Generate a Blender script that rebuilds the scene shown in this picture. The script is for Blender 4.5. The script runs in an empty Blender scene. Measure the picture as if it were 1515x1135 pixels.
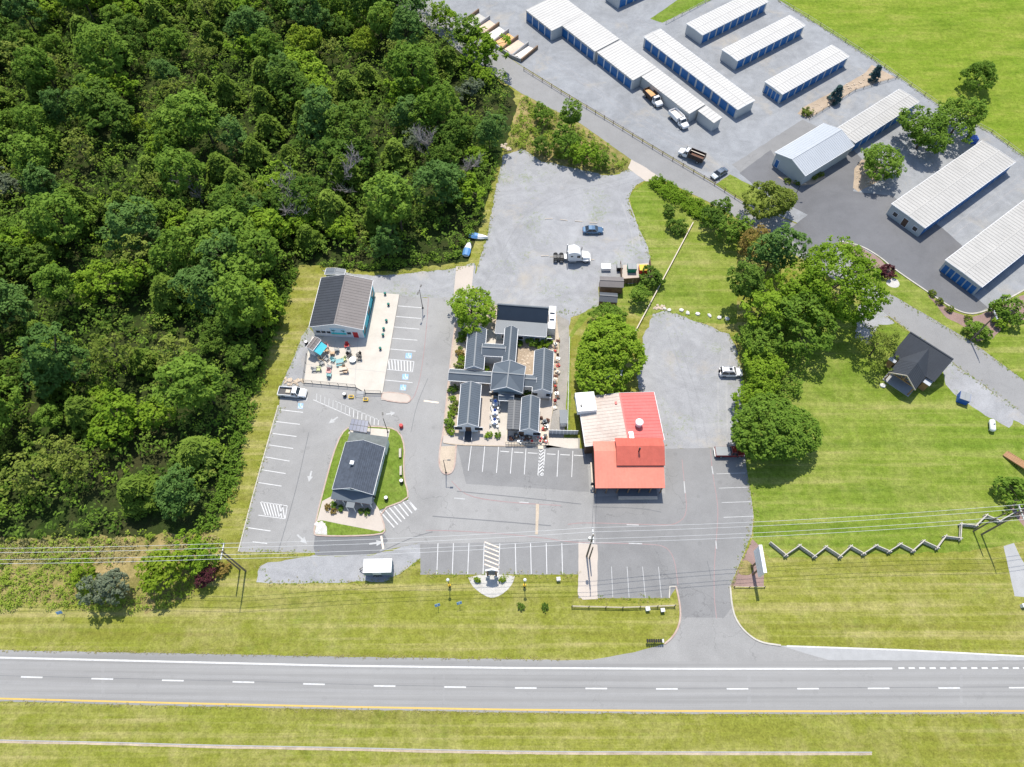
import bpy, bmesh, math, random
import numpy as np
from mathutils import Vector, Matrix, noise as mnoise
R = math.radians
random.seed(7); rng = np.random.default_rng(7)
S = bpy.context.scene
C = S.collection

# ------------------------------------------------------------------ camera, sky, sun, exposure
CAM_H, FPX = 125.0, 1051.0
cam = bpy.data.cameras.new('camera'); cam.sensor_width = 36.0; cam.lens = 36.0*FPX/1515.0
cam.clip_start = 1.0; cam.clip_end = 3000.0
camo = bpy.data.objects.new('camera', cam); C.objects.link(camo)
camo.location = (0, 0, CAM_H); camo.rotation_euler = (R(30), 0, 0)
S.camera = camo
SUN_EL, SUN_STR, SKY_STR = 64.0, 3.9, 0.148
w = bpy.data.worlds.new('World'); S.world = w; w.use_nodes = True
nt = w.node_tree; bg = nt.nodes['Background']
sky = nt.nodes.new('ShaderNodeTexSky'); sky.sky_type = 'NISHITA'; sky.sun_disc = False
sky.sun_elevation = R(SUN_EL); sky.sun_rotation = R(0.0); sky.altitude = 200
nt.links.new(sky.outputs[0], bg.inputs[0]); bg.inputs[1].default_value = SKY_STR
sl = bpy.data.lights.new('sun', 'SUN'); sl.energy = SUN_STR; sl.angle = R(0.53); sl.color = (1.0, 0.95, 0.86)
so = bpy.data.objects.new('sun', sl); C.objects.link(so); so.location = (0, 100, 200)
so.rotation_euler = (R(-(90-SUN_EL)), 0, R(3))       # light comes from +Y (top of the plan), shadows fall to -Y
S.view_settings.view_transform = 'Standard'; S.view_settings.look = 'None'
S.view_settings.gamma = 1.0; S.view_settings.exposure = 0.46; S.view_settings.use_curve_mapping = False

# survey grid -> metres: ground position of a survey mark at height h
def G(px, py, h=0.0):
    u = (px-757.5)/FPX; v = (py-567.5)/FPX
    s, c = math.sin(R(60)), math.cos(R(60))
    d = Vector((u, c - v*s, -s - v*c))
    return Vector((0, 0, CAM_H)) + d*((h-CAM_H)/d.z)

# ------------------------------------------------------------------ materials
MATS = {}
def nodes(name):
    m = bpy.data.materials.new(name); m.use_nodes = True
    return m, m.node_tree, m.node_tree.nodes['Principled BSDF']
def N(nt, t, **kw):
    n = nt.nodes.new(t)
    for k, v in kw.items():
        if k in n.inputs: n.inputs[k].default_value = v
        else: setattr(n, k, v)
    return n
def noise(nt, vec, scale, detail=4, rough=.6, dist=0):
    n = N(nt, 'ShaderNodeTexNoise'); n.inputs['Scale'].default_value = scale; n.inputs['Detail'].default_value = detail
    n.inputs['Roughness'].default_value = rough; n.inputs['Distortion'].default_value = dist
    if vec is not None: nt.links.new(vec, n.inputs['Vector'])
    return n.outputs[0]
def ramp(nt, fac, stops):
    r = N(nt, 'ShaderNodeValToRGB'); el = r.color_ramp.elements
    while len(el) < len(stops): el.new(.5)
    for e, (p, c) in zip(el, stops):
        e.position = p; e.color = (*c, 1) if len(c) == 3 else c
    nt.links.new(fac, r.inputs[0]); return r.outputs[0]
def mix(nt, fac, a, b, mode='MIX'):
    m = N(nt, 'ShaderNodeMix', data_type='RGBA', blend_type=mode)
    if hasattr(fac, 'links'): nt.links.new(fac, m.inputs[0])
    else: m.inputs[0].default_value = fac
    for k, x in ((6, a), (7, b)):
        if hasattr(x, 'links'): nt.links.new(x, m.inputs[k])
        else: m.inputs[k].default_value = (*x, 1)
    return m.outputs[2]
def math_(nt, op, a, b=0.0, clamp=False):
    m = N(nt, 'ShaderNodeMath', operation=op, use_clamp=clamp)
    for k, x in ((0, a), (1, b)):
        if hasattr(x, 'links'): nt.links.new(x, m.inputs[k])
        else: m.inputs[k].default_value = x
    return m.outputs[0]
def pos(nt, obj=False, scale=(1, 1, 1)):
    if obj: o = N(nt, 'ShaderNodeTexCoord').outputs['Object']
    else: o = N(nt, 'ShaderNodeNewGeometry').outputs['Position']
    if scale != (1, 1, 1):
        m = N(nt, 'ShaderNodeMapping'); m.inputs['Scale'].default_value = scale
        nt.links.new(o, m.inputs['Vector']); o = m.outputs[0]
    return o
def bump(nt, bsdf, h, strength, dist=.05):
    b = N(nt, 'ShaderNodeBump'); b.inputs['Strength'].default_value = strength; b.inputs['Distance'].default_value = dist
    nt.links.new(h, b.inputs['Height']); nt.links.new(b.outputs[0], bsdf.inputs['Normal'])
def sc(c, k): return tuple(min(1, x*k) for x in c)
def mat(name, col, rough=.7, var=.10, scale=1.2, metal=0.0, spec=.4, obj=True, col2=None, rand=0.0):
    if name in MATS: return MATS[name]
    m, nt, b = nodes(name)
    p = pos(nt, obj)
    n1 = noise(nt, p, scale, 5); n2 = noise(nt, p, scale*9, 3)
    f = math_(nt, 'ADD', math_(nt, 'MULTIPLY', n1, .65), math_(nt, 'MULTIPLY', n2, .35))
    c = ramp(nt, f, [(.3, sc(col, 1-var)), (.7, col2 or sc(col, 1+var))])
    if rand:
        oi = N(nt, 'ShaderNodeObjectInfo').outputs['Random']
        c = mix(nt, math_(nt, 'MULTIPLY', oi, rand), c, sc(col, .45))
    nt.links.new(c, b.inputs['Base Color'])
    b.inputs['Roughness'].default_value = rough; b.inputs['Metallic'].default_value = metal
    b.inputs['Specular IOR Level'].default_value = spec
    MATS[name] = m; return m

def asphalt(name, col, stain=.22, cracks=.5, streak=0.0, patch=.35):
    m, nt, b = nodes(name); p = pos(nt)
    big = noise(nt, p, .045, 5, .62, .6); mid = noise(nt, p, .35, 5, .65, .3); fine = noise(nt, p, 7, 3, .7)
    c = ramp(nt, big, [(.36, sc(col, 1-stain*1.3)), (.5, col), (.64, sc(col, 1+stain*1.2))])
    c = mix(nt, .42, c, ramp(nt, mid, [(.3, sc(col, .8)), (.7, sc(col, 1.2))]))
    c = mix(nt, .35, c, ramp(nt, fine, [(.3, sc(col, .62)), (.7, sc(col, 1.38))]))
    if streak:
        st = noise(nt, pos(nt, scale=(.012, .9, 1)), 1, 4, .6)
        c = mix(nt, streak, c, ramp(nt, st, [(.35, sc(col, .80)), (.65, sc(col, 1.16))]))
    # hairline cracks and seams with their own shape
    v = N(nt, 'ShaderNodeTexVoronoi', feature='DISTANCE_TO_EDGE'); v.inputs['Scale'].default_value = .11
    wv = N(nt, 'ShaderNodeVectorMath', operation='ADD'); nn = N(nt, 'ShaderNodeTexNoise'); nn.inputs['Scale'].default_value = .25; nn.inputs['Detail'].default_value = 6
    sv = N(nt, 'ShaderNodeVectorMath', operation='SCALE'); sv.inputs['Scale'].default_value = 7
    nt.links.new(p, nn.inputs['Vector']); nt.links.new(nn.outputs[1], sv.inputs[0]); nt.links.new(p, wv.inputs[0]); nt.links.new(sv.outputs[0], wv.inputs[1]); nt.links.new(wv.outputs[0], v.inputs['Vector'])
    ck = math_(nt, 'LESS_THAN', v.outputs['Distance'], .0055)
    gate = math_(nt, 'GREATER_THAN', noise(nt, p, .06, 2), .52)
    c = mix(nt, math_(nt, 'MULTIPLY', math_(nt, 'MULTIPLY', ck, gate), cracks), c, sc(col, .42))
    # oil spots
    o = N(nt, 'ShaderNodeTexVoronoi'); o.inputs['Scale'].default_value = .33; nt.links.new(p, o.inputs['Vector'])
    spot = math_(nt, 'LESS_THAN', o.outputs['Distance'], math_(nt, 'MULTIPLY', noise(nt, p, .5, 2), .24))
    c = mix(nt, math_(nt, 'MULTIPLY', spot, patch*.6), c, sc(col, .55))
    nt.links.new(c, b.inputs['Base Color']); b.inputs['Roughness'].default_value = .85; b.inputs['Specular IOR Level'].default_value = .3
    bump(nt, b, fine, .25, .02); MATS[name] = m; return m

def gravel(name, col, weed=.0, var=.2, tan=.25):
    m, nt, b = nodes(name); p = pos(nt)
    big = noise(nt, p, .05, 6, .65, .9); mid = noise(nt, p, .5, 6, .7, .6); fine = noise(nt, p, 6, 3, .8)
    sw = noise(nt, p, .075, 5, .62, 3.5)
    c = ramp(nt, big, [(.38, sc(col, 1-var*1.2)), (.62, sc(col, 1+var*1.2))])
    c = mix(nt, .66, c, ramp(nt, sw, [(.36, sc(col, .72)), (.5, col), (.62, sc(col, 1.35))]))
    c = mix(nt, .35, c, ramp(nt, mid, [(.32, sc(col, .6)), (.68, sc(col, 1.4))]))
    c = mix(nt, .42, c, ramp(nt, fine, [(.3, sc(col, .5)), (.7, sc(col, 1.5))]))
    t = ramp(nt, noise(nt, p, .08, 5, .7, .4), [(.56, (0, 0, 0)), (.72, (1, 1, 1))])
    c = mix(nt, math_(nt, 'MULTIPLY', t, tan), c, (.42, .36, .27))
    if weed:
        t = math_(nt, 'MULTIPLY', noise(nt, p, .12, 4), noise(nt, p, 1.3, 4, .8))
        c = mix(nt, ramp(nt, t, [(.30, (0, 0, 0)), (.40, (weed, weed, weed))]), c, (.17, .22, .05))
    nt.links.new(c, b.inputs['Base Color']); b.inputs['Roughness'].default_value = .95; b.inputs['Specular IOR Level'].default_value = .15
    bump(nt, b, fine, .5, .05); MATS[name] = m; return m

def grass(name, g1, g2, dry, dryamt=.5, stripe=.35, sdir=(.015, .55, 1), vivid=(.10, .2, .02)):
    m, nt, b = nodes(name); p = pos(nt)
    big = noise(nt, p, .03, 5, .6, .5); mid = noise(nt, p, .28, 6, .7, .4); fine = noise(nt, p, 3.2, 4, .8); tuft = noise(nt, p, 1.0, 5, .8)
    c = mix(nt, ramp(nt, big, [(.35, (0, 0, 0)), (.65, (1, 1, 1))]), g1, g2)
    d = ramp(nt, math_(nt, 'ADD', math_(nt, 'MULTIPLY', mid, .6), math_(nt, 'MULTIPLY', noise(nt, p, .06, 4), .5)), [(.50, (0, 0, 0)), (.66, (min(1, dryamt*1.15),)*3)])
    c = mix(nt, d, c, dry)
    v = ramp(nt, math_(nt, 'ADD', math_(nt, 'MULTIPLY', noise(nt, p, .4, 4), .5), math_(nt, 'MULTIPLY', noise(nt, p, .07, 3), .5)), [(.55, (0, 0, 0)), (.68, (.55,)*3)])
    c = mix(nt, v, c, vivid)
    st = noise(nt, pos(nt, scale=sdir), 1, 4, .65, .15)
    c = mix(nt, stripe, c, ramp(nt, st, [(.33, sc(g1, .68)), (.5, g2), (.67, sc(dry, 1.05))]))
    c = mix(nt, .6, c, ramp(nt, fine, [(.32, (.42,)*3), (.66, (1.15,)*3)]), 'MULTIPLY')
    c = mix(nt, .6, c, ramp(nt, tuft, [(.34, (.5,)*3), (.62, (1.12,)*3)]), 'MULTIPLY')
    c = mix(nt, .25, c, ramp(nt, mid, [(.34, (.62,)*3), (.62, (1.12,)*3)]), 'MULTIPLY')
    nt.links.new(c, b.inputs['Base Color']); b.inputs['Roughness'].default_value = 1.0; b.inputs['Specular IOR Level'].default_value = .03
    bump(nt, b, math_(nt, 'ADD', fine, tuft), .6, .12); MATS[name] = m; return m

def leafmat(name, c1, c2, trans=.33):
    m, nt, b = nodes(name)
    a = N(nt, 'ShaderNodeAttribute', attribute_name='tint').outputs['Fac']
    oi = N(nt, 'ShaderNodeObjectInfo').outputs['Random']
    isl = N(nt, 'ShaderNodeNewGeometry').outputs['Random Per Island']
    f = math_(nt, 'ADD', math_(nt, 'ADD', math_(nt, 'MULTIPLY', a, .45), math_(nt, 'MULTIPLY', oi, .3)), math_(nt, 'MULTIPLY', isl, .25))
    c = ramp(nt, f, [(.15, c1), (.85, c2)])
    nt.links.new(c, b.inputs['Base Color']); b.inputs['Roughness'].default_value = .75; b.inputs['Specular IOR Level'].default_value = .08
    t = N(nt, 'ShaderNodeBsdfTranslucent'); nt.links.new(mix(nt, .5, c, (.5, .6, .05), 'MULTIPLY'), t.inputs[0])
    nt.links.new(c, t.inputs[0])
    mx = N(nt, 'ShaderNodeMixShader'); mx.inputs[0].default_value = trans
    nt.links.new(b.outputs[0], mx.inputs[1]); nt.links.new(t.outputs[0], mx.inputs[2])
    nt.links.new(mx.outputs[0], nt.nodes['Material Output'].inputs[0]); MATS[name] = m; return m

# ------------------------------------------------------------------ mesh helpers
class MB:
    def __init__(s): s.v = []; s.f = []
    def add(s, vs, fs):
        o = len(s.v); s.v += [tuple(x) for x in vs]; s.f += [[i+o for i in f] for f in fs]; return s
    def box(s, x0, y0, z0, x1, y1, z1, M=None, tx=0, ty=0):
        vs = [(x0, y0, z0), (x1, y0, z0), (x1, y1, z0), (x0, y1, z0), (x0+tx, y0+ty, z1), (x1-tx, y0+ty, z1), (x1-tx, y1-ty, z1), (x0+tx, y1-ty, z1)]
        if M is not None: vs = [M @ Vector(v) for v in vs]
        return s.add(vs, [[3, 2, 1, 0], [4, 5, 6, 7], [0, 1, 5, 4], [1, 2, 6, 5], [2, 3, 7, 6], [3, 0, 4, 7]])
    def cbox(s, cx, cy, z0, lx, ly, lz, M=None, t=0): return s.box(cx-lx/2, cy-ly/2, z0, cx+lx/2, cy+ly/2, z0+lz, M, t, t)
    def bar(s, a, b, w, h=None):
        a = Vector(a); b = Vector(b); d = b-a; L = d.length; d.normalize()
        x = d; y = Vector((0, 0, 1)).cross(x)
        if y.length < 1e-4: y = Vector((0, 1, 0))
        y.normalize(); z = x.cross(y); M = Matrix((x, y, z)).transposed().to_4x4(); M.translation = a
        h = h or w; return s.box(0, -w/2, -h/2, L, w/2, h/2, M)
    def tube(s, pts, r, n=8, cap=True):
        pts = [Vector(p) for p in pts]; rs = r if isinstance(r, (list, tuple)) else [r]*len(pts); o = len(s.v)
        for i, p in enumerate(pts):
            d = (pts[min(i+1, len(pts)-1)]-pts[max(i-1, 0)]).normalized()
            a = d.cross(Vector((0, 0, 1))) if abs(d.z) < .95 else d.cross(Vector((1, 0, 0)))
            a.normalize(); b = d.cross(a)
            for k in range(n):
                t = 2*math.pi*k/n; s.v.append(tuple(p+(a*math.cos(t)+b*math.sin(t))*rs[i]))
        for i in range(len(pts)-1):
            for k in range(n): s.f.append([o+i*n+k, o+i*n+(k+1) % n, o+(i+1)*n+(k+1) % n, o+(i+1)*n+k])
        if cap: s.f.append([o+k for k in range(n)]); s.f.append([o+(len(pts)-1)*n+k for k in range(n)][::-1])
        return s
    def lathe(s, prof, n=16, c=(0, 0, 0), M=None):
        o = len(s.v)
        for r, z in prof:
            for k in range(n):
                t = 2*math.pi*k/n; v = Vector((c[0]+r*math.cos(t), c[1]+r*math.sin(t), c[2]+z)); s.v.append(tuple(M @ v if M is not None else v))
        for i in range(len(prof)-1):
            for k in range(n): s.f.append([o+i*n+k, o+i*n+(k+1) % n, o+(i+1)*n+(k+1) % n, o+(i+1)*n+k])
        s.f.append([o+k for k in range(n)][::-1]); s.f.append([o+(len(prof)-1)*n+k for k in range(n)]); return s
    def loft(s, rings):
        o = len(s.v); n = len(rings[0])
        for r in rings: s.v += [tuple(p) for p in r]
        for i in range(len(rings)-1):
            for k in range(n): s.f.append([o+i*n+k, o+i*n+(k+1) % n, o+(i+1)*n+(k+1) % n, o+(i+1)*n+k])
        s.f.append([o+k for k in range(n)][::-1]); s.f.append([o+(len(rings)-1)*n+k for k in range(n)]); return s
    def mesh(s, name):
        me = bpy.data.meshes.new(name); me.from_pydata(s.v, [], s.f)
        bm = bmesh.new(); bm.from_mesh(me); bmesh.ops.recalc_face_normals(bm, faces=bm.faces); bm.to_mesh(me); bm.free(); return me
    def build(s, name, m, parent=None, loc=None, rz=None, smooth=False, bevel=0):
        o = bpy.data.objects.new(name, s.mesh(name)); C.objects.link(o)
        o.data.materials.append(MATS[m] if isinstance(m, str) else m)
        if parent is not None: o.parent = parent
        if loc is not None: o.location = loc
        if rz is not None: o.rotation_euler = (0, 0, rz)
        if smooth:
            for p in o.data.polygons: p.use_smooth = True
        if bevel:
            md = o.modifiers.new('bevel', 'BEVEL'); md.width = bevel; md.segments = 2; md.limit_method = 'ANGLE'
        return o
def tag(o, label=None, cat=None, group=None, kind=None):
    if label: o['label'] = label
    if cat: o['category'] = cat
    if group: o['group'] = group
    if kind: o['kind'] = kind
    return o
def empty(name, loc, rz=0, label=None, cat=None, group=None):
    o = bpy.data.objects.new(name, None); C.objects.link(o); o.location = loc; o.rotation_euler = (0, 0, rz); o.empty_display_size = .3
    return tag(o, label, cat, group)
CH = {}
def copy_tree(o, parent=None, **kw):
    c = o.copy(); C.objects.link(c); c.parent = parent
    for ch in list(o.children): copy_tree(ch, c)
    return c

def smooth_poly(pts, closed=True, it=2):
    for _ in range(it):
        q = []; n = len(pts)
        for i in range(n if closed else n-1):
            a, b = Vector(pts[i]), Vector(pts[(i+1) % n]); q += [a*.75+b*.25, a*.25+b*.75]
        pts = q if closed else [Vector(pts[0])]+q+[Vector(pts[-1])]
    return pts
def resample(pts, step, closed=True):
    out = []; n = len(pts)
    for i in range(n if closed else n-1):
        a, b = Vector(pts[i]), Vector(pts[(i+1) % n]); k = max(1, int((b-a).length/step))
        out += [a.lerp(b, j/k) for j in range(k)]
    if not closed: out.append(Vector(pts[-1]))
    return out
def jit(pts, amp, fr=.7):
    return [Vector((p.x+amp*(mnoise.noise((p.x*fr, p.y*fr, 3.1))*1.2+.6*mnoise.noise((p.x*3, p.y*3, 9))), p.y+amp*(mnoise.noise((p.x*fr, p.y*fr, 7.7))*1.2+.6*mnoise.noise((p.x*3, p.y*3, 1))), p.z)) for p in pts]
def sheet(name, px, z, m, jitter=0, smooth=0, parent=None, world=False, kind='structure', step=.8):
    pts = [Vector((p[0], p[1], 0)) for p in px] if world else [G(*p) for p in px]
    if smooth: pts = smooth_poly(pts, True, smooth)
    if jitter: pts = jit(resample(pts, step), jitter)
    bm = bmesh.new(); vs = [bm.verts.new((p.x, p.y, z)) for p in pts]; f = bm.faces.new(vs)
    bm.normal_update()
    if f.normal.z < 0: f.normal_flip()
    bmesh.ops.triangulate(bm, faces=[f]); me = bpy.data.meshes.new(name); bm.to_mesh(me); bm.free()
    o = bpy.data.objects.new(name, me); C.objects.link(o); me.materials.append(MATS[m])
    if parent is not None: o.parent = parent
    elif kind: o['kind'] = kind
    return o
def strip(name, px, width, z, m, parent=None, smooth=0, world=False, height=0, jitter=0, kind='structure', closed=False, offset=0):
    pts = [Vector((p[0], p[1], 0)) for p in px] if world else [G(*p) for p in px]
    if smooth: pts = smooth_poly(pts, closed, smooth)
    if jitter: pts = jit(resample(pts, .8, closed), jitter)
    mb = MB(); n = len(pts); L = []
    for i, p in enumerate(pts):
        a = pts[(i-1) % n] if closed else pts[max(i-1, 0)]; b = pts[(i+1) % n] if closed else pts[min(i+1, n-1)]
        d = (b-a); d.z = 0; d.normalize(); nn = Vector((-d.y, d.x, 0)); L.append((p+nn*(offset+width/2), p+nn*(offset-width/2)))
    vs = []; fs = []; h = height
    for a, b in L:
        if h: vs += [(a.x, a.y, z-.02), (a.x, a.y, z+h), (b.x, b.y, z+h), (b.x, b.y, z-.02)]
        else: vs += [(a.x, a.y, z), (b.x, b.y, z)]
    k = 4 if h else 2
    for i in range(n if closed else n-1):
        o = i*k; o2 = ((i+1) % n)*k
        if h: fs += [[o, o+1, o2+1, o2], [o+1, o+2, o2+2, o2+1], [o+2, o+3, o2+3, o2+2]]
        else: fs += [[o, o+1, o2+1, o2]]
    if h and not closed: fs += [[0, 3, 2, 1], [len(vs)-4, len(vs)-3, len(vs)-2, len(vs)-1]]
    mb.add(vs, fs); o = mb.build(name, m, parent)
    if parent is None and kind: o['kind'] = kind
    return o

# ------------------------------------------------------------------ material library
asphalt('asphalt_lot', (.285, .279, .268), .22, .35)
asphalt('asphalt_new', (.165, .167, .170), .16, .15)
asphalt('asphalt_mid', (.225, .222, .217), .24, .35)
asphalt('asphalt_highway', (.262, .257, .247), .09, .12, .6, .15)
asphalt('asphalt_track', (.276, .271, .262), .1, .1, .4, .2)
asphalt('asphalt_lane', (.25, .246, .24), .1, .15, 0, .1)
asphalt('asphalt_yard', (.145, .145, .150), .3, .2, 0, .2)
gravel('gravel_lot', (.305, .305, .308), .5, .22, .55)
gravel('gravel_yard', (.265, .272, .28), .0, .26, .45)
gravel('gravel_alley', (.30, .28, .25), .35, .15, .4)
gravel('gravel_tan', (.46, .38, .29), .1, .15, .3)
gravel('stone_mulch', (.38, .30, .22), .0, .3, .2)
gravel('mulch', (.27, .185, .16), .0, .25, .1)
gravel('white_stone', (.47, .45, .41), .06, .12, .1)
grass('grass_verge', (.305, .295, .058), (.245, .27, .04), (.43, .37, .16), .85, .6, (.012, .5, 1))
grass('grass_lawn', (.165, .262, .03), (.22, .288, .04), (.38, .355, .125), .6, .55, (.02, .42, 1))
grass('grass_field', (.165, .272, .024), (.22, .298, .033), (.34, .335, .08), .45, .5, (.06, .25, 1))
grass('grass_fresh', (.15, .25, .03), (.20, .27, .04), (.3, .3, .1), .25, .1)
grass('grass_rough', (.18, .2, .05), (.30, .25, .09), (.45, .34, .16), .9, .15)
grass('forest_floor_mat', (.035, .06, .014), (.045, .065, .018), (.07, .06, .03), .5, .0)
mat('concrete', (.53, .485, .42), .85, .12, .4, obj=False, spec=.2)
mat('concrete_pale', (.48, .42, .36), .85, .08, .35, obj=False, spec=.2)
mat('concrete_grey', (.35, .35, .345), .85, .12, .5, obj=False, spec=.2)
mat('drain_tan', (.40, .325, .235), .9, .4, .5, obj=False)
mat('curb', (.46, .43, .37), .85, .2, .8, obj=False)
mat('curb_red', (.50, .32, .27), .8, .3, 1.2, obj=False, col2=(.5, .42, .35))
mat('paint_white', (.56, .555, .54), .7, .22, 1.6, obj=False)
mat('paint_worn', (.42, .42, .41), .7, .25, 2, obj=False)
mat('paint_cream', (.72, .60, .48), .7, .2, 2, obj=False)
mat('paint_yellow', (.55, .37, .09), .6, .12, 2, obj=False)
mat('paint_red', (.40, .225, .215), .75, .25, 1, obj=False, col2=(.32, .27, .265))
mat('paint_blue', (.25, .42, .62), .7, .2, 2, obj=False)
mat('tar', (.07, .07, .07), .6, .2, 1, obj=False)
mat('roof_white', (.49, .475, .445), .6, .1, .25, spec=.3)
mat('seam_white', (.445, .43, .405), .6, .06, .5, spec=.2)
mat('roof_ivory', (.42, .405, .375), .6, .12, .25, spec=.3)
mat('seam_ivory', (.38, .366, .34), .6, .06, .5, spec=.2)
mat('roof_paleblue', (.42, .44, .46), .4, .05, .3, spec=.5)
mat('wall_grey', (.46, .47, .46), .6, .05, .5)
mat('wall_sage', (.42, .45, .45), .6, .05, .5)
mat('door_blue', (.014, .125, .34), .45, .12, .6)
mat('trim_white', (.74, .74, .74), .6, .05, 1)
mat('roof_slate', (.112, .132, .152), .5, .10, .35, spec=.4)
mat('roof_navy', (.03, .042, .06), .5, .12, .5, spec=.35)
mat('roof_dark', (.075, .082, .092), .5, .12, .4, spec=.4)
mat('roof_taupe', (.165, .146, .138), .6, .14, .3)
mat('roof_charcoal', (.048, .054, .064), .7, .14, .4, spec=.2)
mat('roof_coral', (.62, .13, .115), .55, .2, .25)
mat('roof_brick', (.50, .11, .075), .55, .16, .6)
mat('roof_salmon', (.70, .215, .15), .55, .15, .22)
mat('roof_chalk', (.48, .37, .31), .6, .16, .22, col2=(.56, .50, .43))
mat('shingle', (.062, .075, .098), .85, .35, 1.5)
mat('shingle_green', (.15, .165, .16), .9, .25, 1.0)
mat('wall_white', (.66, .67, .67), .7, .06, 1)
mat('wall_teal', (.06, .47, .55), .6, .2, .4)
mat('wall_brown', (.10, .06, .04), .8, .3, 1)
mat('wall_blue', (.20, .26, .30), .7, .1, 1)
mat('glass_dark', (.02, .025, .03), .12, .1, 1, spec=.7)
mat('metal_dark', (.03, .03, .032), .45, .1, 2)
mat('metal_grey', (.33, .34, .35), .4, .1, 2, metal=.6)
mat('metal_white', (.74, .74, .73), .4, .04, 2)
mat('rubber', (.018, .018, .018), .85, .15, 4)
mat('wood_pale', (.58, .50, .40), .8, .18, 2)
mat('wood_weathered', (.46, .425, .365), .85, .22, 2)
mat('wood_brown', (.20, .13, .08), .8, .25, 2)
mat('wood_orange', (.33, .18, .085), .6, .2, 2)
mat('wood_pole', (.17, .14, .10), .85, .25, 2)
mat('wire', (.55, .55, .54), .5, .04, 2)
mat('bark', (.09, .07, .05), .9, .3, 3)
mat('bark_dead', (.30, .27, .25), .9, .25, 3)
mat('stone', (.62, .60, .56), .9, .2, 2)
mat('stone_tan', (.55, .45, .34), .9, .25, 2, rand=.3)
mat('car_white', (.76, .76, .76), .25, .02, 1, spec=.6)
mat('car_blue', (.10, .18, .28), .2, .03, 1, metal=.4, spec=.7)
mat('car_red', (.19, .02, .018), .25, .05, 1, spec=.6)
mat('car_slate', (.17, .20, .235), .2, .03, 1, metal=.5, spec=.7)
mat('truck_dark', (.045, .03, .026), .6, .25, 2)
mat('rust', (.15, .075, .05), .8, .3, 2)
mat('sand_orange', (.66, .38, .17), .95, .12, 3)
mat('sand_pale', (.72, .66, .58), .95, .1, 3)
mat('sand_rose', (.60, .46, .36), .95, .14, 2)
mat('lamp_red', (.4, .02, .02), .3, .05, 1)
mat('lamp_clear', (.75, .75, .72), .15, .03, 1)
mat('tarp_blue', (.10, .25, .50), .6, .15, 1.5)
mat('plastic_green', (.0, .22, .13), .6, .15, 1)
mat('plastic_yellow', (.72, .46, .02), .55, .08, 1)
mat('plastic_red', (.5, .03, .03), .55, .1, 1)
mat('plastic_black', (.02, .02, .02), .5, .1, 1)
mat('plastic_white', (.78, .78, .76), .5, .04, 1)
mat('plastic_blue', (.02, .10, .42), .5, .08, 1)
mat('plastic_pink', (.55, .27, .25), .55, .08, 1)
mat('plastic_turquoise', (.17, .36, .37), .55, .08, 1)
mat('plastic_lime', (.42, .46, .20), .55, .08, 1)
mat('plastic_tan', (.52, .36, .22), .6, .12, 1)
mat('plastic_grey', (.26, .27, .27), .6, .1, 1)
mat('mural_sky', (.42, .62, .72), .7, .06, 1)
mat('mural_sea', (.03, .50, .52), .7, .15, 1)
mat('mural_sand', (.62, .55, .45), .7, .08, 1)
mat('mural_palm', (.05, .22, .18), .7, .2, 1)
mat('solar', (.035, .055, .12), .25, .15, 1, spec=.6)

# ================================================================== the setting: ground, roads, lots
o = MB().add([(-500, -250, 0), (500, -250, 0), (500, 700, 0), (-500, 700, 0)], [[0, 1, 2, 3]]).build('ground', 'grass_verge'); o['kind'] = 'structure'
# lawns, field, wood floor
sheet('lawn', [(1098, 500), (1135, 430), (1290, 452), (1404, 534), (1503, 605), (1620, 690), (1620, 800), (1515, 800), (1440, 815), (1140, 826), (1112, 800), (1116, 765), (1102, 690), (1100, 600)], .004, 'grass_lawn', .35)
sheet('mown_slope', [(930, 290), (956, 268), (1000, 290), (1090, 345), (1090, 480), (1040, 478), (985, 462), (950, 470), (930, 460), (870, 470), (845, 500), (843, 660), (838, 660), (838, 505), (862, 460), (885, 452), (890, 405), (961, 381), (946, 341)], .004, 'grass_lawn', .25)
sheet('field', [(1120, -70), (1152, 0), (1289, 86), (1388, 155), (1466, 196), (1516, 233), (1700, 350), (1900, 200), (1700, -160), (1300, -200)], .004, 'grass_field', .4)
sheet('road_verge', [(1302, 428), (1242, 358), (1300, 380), (1322, 399), (1372, 433), (1410, 459), (1436, 470), (1476, 452), (1530, 425), (1640, 560), (1600, 640), (1516, 566), (1437, 508)], .004, 'grass_lawn', .2)
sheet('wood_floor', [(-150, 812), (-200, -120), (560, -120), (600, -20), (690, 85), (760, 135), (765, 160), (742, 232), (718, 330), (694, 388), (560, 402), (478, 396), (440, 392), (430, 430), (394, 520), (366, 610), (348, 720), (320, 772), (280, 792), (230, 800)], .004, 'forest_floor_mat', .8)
sheet('rough_grass', [(-150, 800), (330, 790), (345, 800), (330, 815), (290, 830), (285, 880), (215, 905), (150, 900), (60, 890), (-150, 880)], .006, 'grass_rough', .9)
sheet('mown_edge', [(442, 392), (478, 393), (478, 412), (459, 484), (450, 500), (436, 530), (422, 560), (414, 598), (377, 727), (355, 815), (310, 812), (325, 770), (350, 700), (370, 600), (396, 525), (426, 440)], .008, 'grass_verge', .3)
sheet('lot_edge_grass', [(735, 236), (746, 228), (735, 300), (724, 345), (709, 392), (690, 396), (698, 370), (712, 330), (728, 270)], .008, 'grass_verge', .3)
sheet('bush_patch_ground', [(745, 228), (765, 160), (771, 139), (859, 184), (932, 236), (930, 252), (893, 262), (856, 252), (800, 240)], .008, 'grass_rough', .4)

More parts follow.
